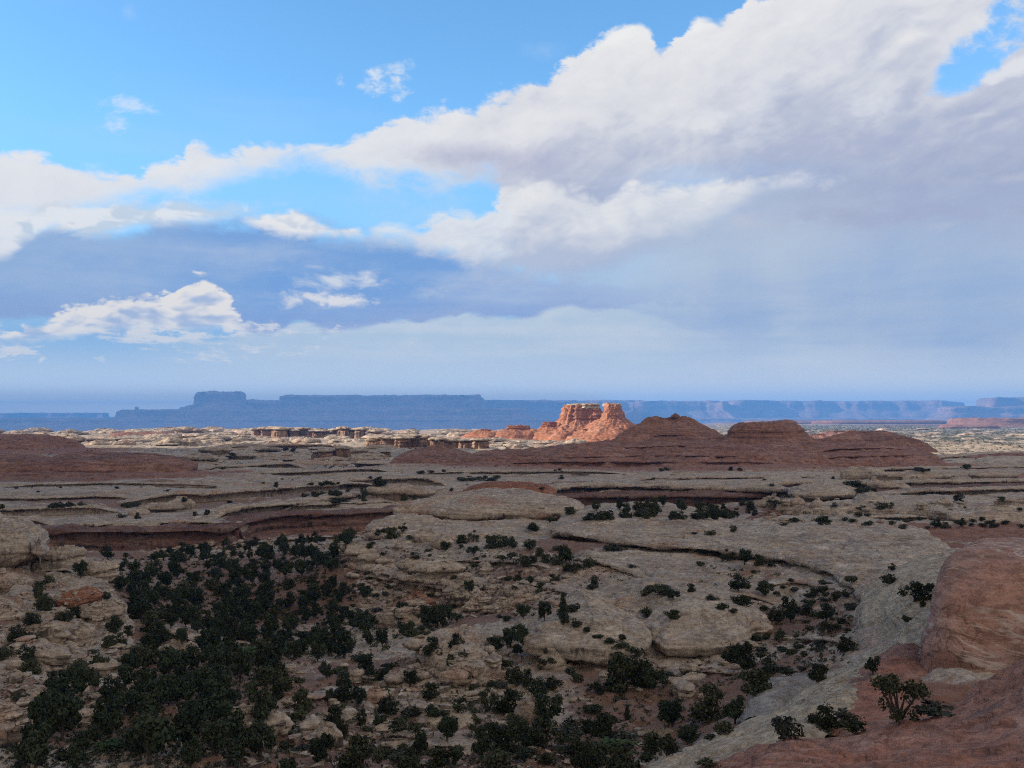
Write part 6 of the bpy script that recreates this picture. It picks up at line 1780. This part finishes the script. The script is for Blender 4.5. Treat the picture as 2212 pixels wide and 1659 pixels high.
def words(kind, px, py):
    z, g = zone_of(px, py)
    a = {'juniper': ('dark bushy juniper', 'junipers'), 'open': ('dark bushy juniper', 'junipers'), 'pinyon': ('round-headed pine', 'pines'), 'conical': ('round-headed pine', 'pines'),
         'sage': ('low grey-green sagebrush', 'sagebrush'), 'shrub': ('low dark shrub', 'shrubs'), 'green': ('leafy green shrub', 'green shrubs')}[kind]
    return a[0] + ' ' + z, a[1] + ' ' + z


rp = random.Random(11)
for lst, ox, oy_, in ((Z7, 691, 1330.6), (Z8, 1434, 1330.6), (Z5, 1434, 1019.5), (Z4, 691, 1019.5)):
    for x, y, h, w in lst:
        px, py, hp, wp = ox + 0.3515 * x, oy_ + 0.3515 * y, 0.3515 * h, 0.3515 * w
        loc, nor, ob = cast(px, py)
        if loc is None: continue
        hm = hp * loc.y / F
        kind = 'shrub' if hm < 1.25 else ('pinyon' if (h > w * 1.25 and rp.random() < 0.7) or rp.random() < 0.22 else 'juniper')
        lb, gr = words(kind, px, py)
        if kind == 'juniper' and hm > 2.0 and rp.random() < 0.25: kind = 'open'
        standing(kind, px, py, hp, max(wp, hp * 0.6), lb, gr)


def inside(poly, x, y):
    c = False
    j = len(poly) - 1
    for i in range(len(poly)):
        (xi, yi), (xj, yj) = poly[i], poly[j]
        if (yi > y) != (yj > y) and x < (xj - xi) * (y - yi) / (yj - yi) + xi:
            c = not c
        j = i
    return c


def free(x, y, r):
    return all((x - a) ** 2 + (y - b) ** 2 > (r + c) ** 2 for a, b, c in FOOT)


# the wood on the canyon floor, and sparser growth elsewhere
WOOD = [(150, 1240), (230, 1205), (380, 1192), (560, 1178), (680, 1168), (770, 1168), (740, 1190), (722, 1222), (728, 1290), (770, 1335), (880, 1345), (985, 1345), (900, 1385), (820, 1410), (740, 1425), (660, 1440), (600, 1470), (540, 1490), (520, 1540), (620, 1570), (560, 1659), (20, 1690), (15, 1590), (110, 1520), (230, 1490), (300, 1430), (330, 1380), (290, 1330), (250, 1280)]
AREAS = [  # polygon, tries, kinds with weights, height range, spacing factor
    (WOOD, 4200, (('juniper', 0.12), ('pinyon', 0.88)), (1.9, 4.3), 0.36, 285),
    ([(600, 1480), (830, 1440), (1120, 1540), (1400, 1640), (1400, 1680), (420, 1690)], 300, (('juniper', 0.6), ('pinyon', 0.4)), (1.8, 3.0), 0.9, 26),
    ([(330, 1190), (800, 1150), (800, 1185), (330, 1215)], 300, (('juniper', 0.6), ('pinyon', 0.4)), (1.8, 3.2), 0.7, 30),
    ([(1260, 1098), (1640, 1088), (1640, 1125), (1300, 1118)], 300, (('juniper', 0.7), ('pinyon', 0.3)), (2.0, 3.4), 0.7, 26),
    ([(70, 1250), (230, 1290), (330, 1420), (200, 1500), (0, 1480), (0, 1300)], 300, (('juniper', 0.8), ('pinyon', 0.2)), (1.4, 2.6), 0.9, 24),
    ([(230, 1125), (800, 1060), (1000, 1040), (1000, 1070), (560, 1110), (240, 1140)], 200, (('juniper', 1.0),), (1.6, 2.6), 1.4, 8),
    ([(0, 1090), (300, 1065), (1000, 1018), (2212, 1010), (2212, 1050), (1300, 1050), (700, 1070), (0, 1115)], 300, (('juniper', 1.0),), (1.4, 2.8), 1.4, 10),
]
COUNT = {'juniper': 0, 'pinyon': 0}
for poly, tries, kinds, (h0, h1), sp, most in AREAS:
    xs = [p[0] for p in poly]; ys = [p[1] for p in poly]
    n = 0
    for _ in range(tries):
        if n >= most: break
        px, py = rp.uniform(min(xs), max(xs)), rp.uniform(min(ys), max(ys))
        if not inside(poly, px, py): continue
        loc, nor, ob = cast(px, py)
        if loc is None or nor.z < 0.75: continue
        kind = kinds[0][0] if rp.random() < kinds[0][1] or len(kinds) == 1 else kinds[1][0]
        h = rp.uniform(h0, h1)
        w = h * (rp.uniform(0.85, 1.25) if kind == 'juniper' else rp.uniform(0.7, 0.95))
        if poly is WOOD and float(fbm(np.array([[loc.x, loc.y, 2.0]]), 16, 2)[0]) > 0.30: continue      # clearings
        if not free(loc.x, loc.y, w * (sp if loc.y > 140 else sp + 0.16)): continue
        lb, gr = words(kind, px, py)
        plant(kind, (loc.x, loc.y, loc.z - 0.06 * h), h, w, lb, gr)
        n += 1
# single low shrubs
SHR = [([(0, 1300), (900, 1150), (1800, 1200), (1880, 1400), (1500, 1659), (0, 1659)], 130, (0.5, 1.1)), ([(735, 1200), (1000, 1180), (1250, 1270), (1130, 1330), (760, 1330)], 26, (0.5, 0.9)), ([(1640, 1120), (2212, 1090), (2212, 1140), (1900, 1150)], 24, (0.7, 1.2)),
       ([(0, 1040), (2212, 1010), (2212, 1060), (0, 1110)], 14, (0.8, 1.5)), ([(1650, 1260), (1850, 1290), (1850, 1420), (1660, 1420)], 22, (0.4, 0.9))]
for poly, most, (h0, h1) in SHR:
    xs = [p[0] for p in poly]; ys = [p[1] for p in poly]
    n = 0
    for _ in range(1500):
        if n >= most: break
        px, py = rp.uniform(min(xs), max(xs)), rp.uniform(min(ys), max(ys))
        if not inside(poly, px, py): continue
        loc, nor, ob = cast(px, py)
        if loc is None or nor.z < 0.7: continue
        if ob.name != 'ground' and rp.random() < 0.85: continue
        h = rp.uniform(h0, h1)
        w = h * rp.uniform(1.2, 2.0)
        if not free(loc.x, loc.y, w * 0.35): continue
        kind = 'sage' if rp.random() < 0.5 else 'shrub'
        lb, gr = words(kind, px, py)
        plant(kind, (loc.x, loc.y, loc.z - 0.04), h, w, lb, gr)
        n += 1


# low bushes growing in lines under the plateau ledges
for (x0, y0, x1, y1, n) in ((660, 1050, 740, 1046, 7), (800, 1038, 860, 1034, 6), (905, 1022, 960, 1020, 6), (985, 1037, 1075, 1035, 12), (120, 1096, 180, 1092, 5), (230, 1104, 300, 1092, 6), (255, 1118, 290, 1112, 3), (640, 1074, 740, 1066, 7), (1195, 1018, 1225, 1016, 4), (1425, 1018, 1440, 1017, 2),
                            (1310, 1120, 1420, 1112, 8), (1500, 1118, 1590, 1116, 7), (1850, 1064, 1890, 1062, 4), (2060, 1012, 2110, 1010, 4), (1980, 1018, 2020, 1016, 3), (470, 984, 520, 982, 4), (560, 975, 640, 973, 6)):
    for k in range(n):
        px, py = rp.uniform(x0, x1), 0
        py = y0 + (y1 - y0) * (px - x0) / (x1 - x0) + rp.uniform(-1.5, 1.5)
        loc, nor, ob = cast(px, py)
        if loc is None or nor.z < 0.3: continue
        h = rp.uniform(1.3, 2.6) * (1.0 if loc.y < 600 else 1.5)
        lb, gr = words('shrub', px, py)
        plant('shrub', (loc.x, loc.y, loc.z - 0.1 * h), h, h * rp.uniform(1.1, 1.6), lb, gr)


# bare dead shrubs
def dead(px, py, hpx, label):
    loc, nor, ob = cast(px, py)
    h = hpx * loc.y / F
    rng = random.Random(int(px))
    tv, tf = [], []
    def grow(p, d, L, r, dep):
        q = p + d * L
        tube(tv, tf, [p, p + d * L * 0.5 + Vector((rng.uniform(-.06, .06), rng.uniform(-.06, .06), 0)) * L, q], [r, r * 0.8, r * 0.6], 4)
        if dep > 0:
            for _ in range(3):
                nd = (d + Vector((rng.uniform(-.8, .8), rng.uniform(-.8, .8), rng.uniform(-.1, .6)))).normalized()
                grow(q, nd, L * rng.uniform(0.6, 0.85), r * 0.6, dep - 1)
    for k in range(4):
        a = rng.uniform(0, 6.28)
        grow(Vector((0, 0, -0.1)), Vector((math.cos(a) * 0.45, math.sin(a) * 0.45, 1)).normalized(), h * 0.34, 0.035, 3)
    e = empty('dead_shrub', tuple(loc))
    link('branches', mesh_of('branches', np.array([tuple(v) for v in tv]), np.array(tf), M['bark'], True), e)
    tag(e, label, 'shrub')


dead(722, 1658, 40, 'bare dead shrub by the bottom edge, left of centre')
dead(1020, 1652, 36, 'bare dead shrub by the bottom edge under the junipers')
dead(1312, 1436, 34, 'bare dead shrub beside the crack of the pale domes')
dead(578, 1466, 22, 'bare twisted dead shrub on the red soil in the lower left')


# ledges that ring the red ridge and the left domes
for i, (pts, h) in enumerate([([(1040, 999), (1180, 1000), (1320, 1000), (1480, 1001), (1620, 1001), (1740, 999)], 2.6), ([(1160, 988), (1300, 988), (1420, 986), (1560, 988), (1740, 986)], 2.2), ([(1760, 990), (1860, 988), (1950, 986), (2010, 984)], 2.6),
                              ([(1770, 972), (1860, 970), (1960, 970)], 2.0), ([(1330, 938), (1400, 940), (1470, 940), (1550, 938)], 1.8), ([(1240, 966), (1360, 968), (1480, 964), (1600, 968)], 1.8)]):
    line = []
    for px, py in pts:
        loc, nor, ob = cast(px, py)
        if loc is not None and 560 < loc.y < 980:
            line.append((loc.x, loc.y - 0.6, loc.z + h * 0.5))
    if len(line) > 2:
        ledge('ridge_ledge', line, h, 9, M['far_red'], n=220, rows=20, wig=2.2, wsize=22, rough=0.5, bed=0.8, bedt=0.7, seed=240.0 + i, taper=0.2, sink=h * 1.1, hvar=0.5, parent=R)

# small loose boulders
BO = []
for k in range(6):
    BO.append(rock('boulder', blob_outline(0, 0, 1.0, 0.8, 0, 900 + k * 2.7, 0.3), -0.35, 0.75, [BOULDER, CHUNK][k % 2], M['pale'] if k % 3 else M['pale_band'], dome=0.1, rough=0.16, rsize=0.8, bed=0.2, bedt=0.25, n=48, rows=16, tops=7, seed=901.0 + k, edge=0.12, edge_size=0.7))
bo_used = [False] * 6
nb_ = 0
for poly, most, lb, gr in (([(740, 1190), (1240, 1240), (1250, 1330), (770, 1350)], 60, 'small loose pale boulder on the promontory slope', 'small boulders on the promontory slope'),
                           ([(0, 1250), (230, 1260), (330, 1420), (230, 1560), (0, 1600)], 60, 'small loose pale boulder on the ledgy slope at the left', 'small boulders on the left slope'),
                           ([(620, 1440), (1130, 1390), (1130, 1560), (600, 1620)], 45, 'small loose pale boulder round the tan outcrop', 'small boulders round the tan outcrop'),
                           ([(330, 1185), (800, 1150), (800, 1180), (340, 1215)], 36, 'small pale boulder in the rubble under the far canyon wall', 'small boulders under the far canyon wall'),
                           ([(1640, 1075), (2100, 1085), (2100, 1130), (1640, 1130)], 40, 'small pale boulder among the white slabs at the right', 'small boulders among the white slabs'),
                           ([(1300, 1440), (1650, 1400), (1640, 1500), (1300, 1520)], 20, 'small pale boulder at the foot of the pale domes', 'small boulders at the foot of the domes')):
    n = 0
    for _ in range(900):
        if n >= most: break
        px, py = rp.uniform(min(p[0] for p in poly), max(p[0] for p in poly)), rp.uniform(min(p[1] for p in poly), max(p[1] for p in poly))
        if not inside(poly, px, py): continue
        loc, nor, ob = cast(px, py)
        if loc is None or nor.z < 0.45: continue
        k = nb_ % 6
        o = BO[k]
        if bo_used[k]:
            o = o.copy(); C.objects.link(o)
        bo_used[k] = True
        sz = (0.32 + 0.85 * rp.random() ** 2.2) * (1 + loc.y / 500)
        o.location = (loc.x, loc.y, loc.z - 0.1 * sz); o.scale = (sz * rp.uniform(0.9, 1.6), sz, sz * rp.uniform(0.6, 1.1)); o.rotation_euler = (0, 0, rp.uniform(0, 6.28))
        tag(o, lb, 'boulder', gr)
        nb_ += 1; n += 1


# ------------------------------------------------------------------ what nobody could count
def clumps(name, pts, sizes, mat, per, seed, flat=0.8, label=None):
    rng = np.random.RandomState(seed)
    n = len(pts)
    P = np.repeat(np.asarray(pts, float), per, 0)
    S = np.repeat(np.asarray(sizes, float), per)
    d = rng.normal(size=(n * per, 3)); d /= np.linalg.norm(d, axis=1)[:, None]
    d[:, 2] = np.abs(d[:, 2]) * flat
    c = P + d * (S * rng.uniform(0.2, 0.6, n * per))[:, None]
    u = rng.normal(size=(n * per, 3)); u /= np.linalg.norm(u, axis=1)[:, None]
    v = np.cross(u, rng.normal(size=(n * per, 3))); v /= np.linalg.norm(v, axis=1)[:, None]
    s = (S * rng.uniform(0.22, 0.5, n * per))[:, None]
    V = np.stack([c - u * s * 0.6, c + v * s * 0.5, c + u * s * 0.6, c - v * s * 0.5], 1).reshape(-1, 3)
    me = mesh_of(name, V, np.arange(len(V)).reshape(-1, 4), mat, False)
    o = link(name, me)
    return tag(o, label, None, None, 'stuff')


rs = np.random.RandomState(77)


def scatter(polys, n, zlo=0.7, only_ground=False):
    out = []
    for poly, share in polys:
        xs = [p[0] for p in poly]; ys = [p[1] for p in poly]
        want = int(n * share); got = 0; tr = 0
        while got < want and tr < want * 8:
            tr += 1
            px, py = rs.uniform(min(xs), max(xs)), rs.uniform(min(ys), max(ys))
            if not inside(poly, px, py): continue
            loc, nor, ob = cast(px, py)
            if loc is None or nor.z < zlo or (only_ground and ob.name != 'ground'): continue
            out.append((loc.x, loc.y, loc.z)); got += 1
    return out


pts = scatter([(WOOD, 0.5), ([(0, 1480), (1500, 1480), (1500, 1680), (0, 1680)], 0.32), ([(1640, 1260), (1860, 1280), (1850, 1430), (1500, 1520), (1500, 1440)], 0.08), ([(740, 1180), (1250, 1180), (1700, 1240), (1150, 1330), (760, 1330)], 0.10)], 5200, 0.75, True)
clumps('undergrowth', pts, rs.uniform(0.25, 0.75, len(pts)), M['sage'], 7, 1)
pts = scatter([(WOOD, 1.0)], 2400, 0.6, True)
kp = fbm(np.stack([np.array(pts)[:, 0], np.array(pts)[:, 1], np.full(len(pts), 2.0)], 1), 16, 2)
pts = [q for q, k in zip(pts, kp) if k < 0.24 and q[1] > 135]
clumps('thicket', pts, rs.uniform(0.5, 1.3, len(pts)), M['juniper'], 14, 3)
# far scrub by distance on the plain and the plateau
P_ = []
S_ = []
for (p0, p1, y0, y1, n, s0, s1) in ((1730, 2300, 1000, 5200, 5200, 1.6, 3.4), (-60, 1200, 640, 1900, 1500, 1.2, 2.8), (-60, 2300, 440, 800, 420, 0.8, 1.6), (1900, 2300, 600, 1300, 420, 1.2, 2.6)):
    Y = np.exp(rs.uniform(math.log(y0), math.log(y1), n * 3))
    x = (rs.uniform(p0, p1, n * 3) - CX) / F * Y
    keep = fbm(xy0(x, Y, 9.0), 70 if y0 < 1000 else 240, 3, 0.6) > (0.10 if y0 < 1000 else -0.12)
    x, Y = x[keep][:n], Y[keep][:n]
    z = ground_z(x, Y)
    P_.append(np.stack([x, Y, z], 1))
    S_.append(rs.uniform(s0, s1, len(x)) * np.clip(Y / 1600, 0.8, 2.0))
clumps('scrub', np.vstack(P_), np.concatenate(S_), M['juniper'], 9, 2)

# broken rock: on the left slope, under the promontory and the outcrop
pts = scatter([([(0, 1250), (240, 1260), (330, 1420), (250, 1560), (0, 1600)], 0.36), ([(735, 1215), (1000, 1230), (1240, 1300), (1000, 1340), (760, 1330)], 0.22), ([(850, 1400), (1130, 1390), (1130, 1530), (800, 1540)], 0.16), ([(330, 1185), (800, 1150), (800, 1175), (330, 1205)], 0.14),
               ([(500, 1560), (1400, 1560), (1400, 1659), (500, 1659)], 0.12)], 2600, 0.2)
CUBE = np.array([(-1, -1, -1), (1, -1, -1), (1, 1, -1), (-1, 1, -1), (-1, -1, 1), (1, -1, 1), (1, 1, 1), (-1, 1, 1)], float) * 0.5
CF = np.array([(0, 3, 2, 1), (4, 5, 6, 7), (0, 1, 5, 4), (1, 2, 6, 5), (2, 3, 7, 6), (3, 0, 4, 7)])
VV, FF = [], []
for k, p in enumerate(pts):
    s = 0.18 + 0.75 * rs.rand() ** 3
    q = CUBE * (s * rs.uniform(0.7, 1.6), s * rs.uniform(0.7, 1.4), s * rs.uniform(0.35, 0.8)) + rs.normal(size=(8, 3)) * s * 0.13
    a = rs.uniform(0, 6.28)
    q = np.stack([q[:, 0] * math.cos(a) - q[:, 1] * math.sin(a), q[:, 0] * math.sin(a) + q[:, 1] * math.cos(a), q[:, 2] + q[:, 0] * rs.uniform(-0.3, 0.3)], 1)
    VV.append(q + p); FF.append(CF + 8 * k)
o = link('rubble', mesh_of('rubble', np.vstack(VV), np.vstack(FF), M['pale_band'], False))
tag(o, kind='stuff')

# ------------------------------------------------------------------ clouds whose shade lies over the foreground and over the left mesa
m_, t_, b_ = new_mat('cloud')
b_.inputs['Base Color'].default_value = (0.85, 0.86, 0.88, 1)
b_.inputs['Roughness'].default_value = 1.0
M['cloud'] = m_


def cloud(shade, z0, thick, edge, es, seed, label):
    k = z0 / math.tan(SUN_EL)
    dx, dy = math.sin(SUN_AZ) * k, math.cos(SUN_AZ) * k
    o = rock('cloud', [(x + dx, y + dy) for x, y in shade], z0, z0 + thick, BOULDER, M['cloud'], dome=thick * 0.3, rough=thick * 0.25, rsize=edge, bed=0, edge=edge, edge_size=es, n=420, rows=18, tops=14, seed=seed)
    return tag(o, label, 'cloud', None, 'structure')


cloud([(-2200, -1200), (0, -1500), (2800, -1300), (3000, 600), (1500, 1120), (700, 1150), (420, 1010), (150, 900), (-40, 860), (-200, 900), (-420, 1010), (-900, 1090), (-2200, 1050)], 1100, 120, 60, 330, 701.0, None)
cloud([(-9000, 10800), (-3000, 11400), (300, 11500), (700, 13500), (600, 17500), (-9000, 18500)], 4400, 500, 250, 1500, 702.0, None)

# ------------------------------------------------------------------ the air
hz = bpy.data.materials.new('haze')
hz.use_nodes = True
ht = hz.node_tree
ht.nodes.clear()
ho = node(ht, 'ShaderNodeOutputMaterial')
hv = node(ht, 'ShaderNodeVolumePrincipled')
hv.inputs['Color'].default_value = HAZE_COL + (1,)
hv.inputs['Density'].default_value = HAZE_DEN
hv.inputs['Anisotropy'].default_value = 0.0
ht.links.new(hv.outputs[0], ho.inputs['Volume'])
HB = (-27500, -27500, -330.0, 27500, 27500, 340.0)
hx = [(HB[0], HB[1], HB[2]), (HB[3], HB[1], HB[2]), (HB[3], HB[4], HB[2]), (HB[0], HB[4], HB[2]), (HB[0], HB[1], HB[5]), (HB[3], HB[1], HB[5]), (HB[3], HB[4], HB[5]), (HB[0], HB[4], HB[5])]
ho_ = link('haze', mesh_of('haze', np.array(hx), CF, hz, False))
tag(ho_, kind='stuff')
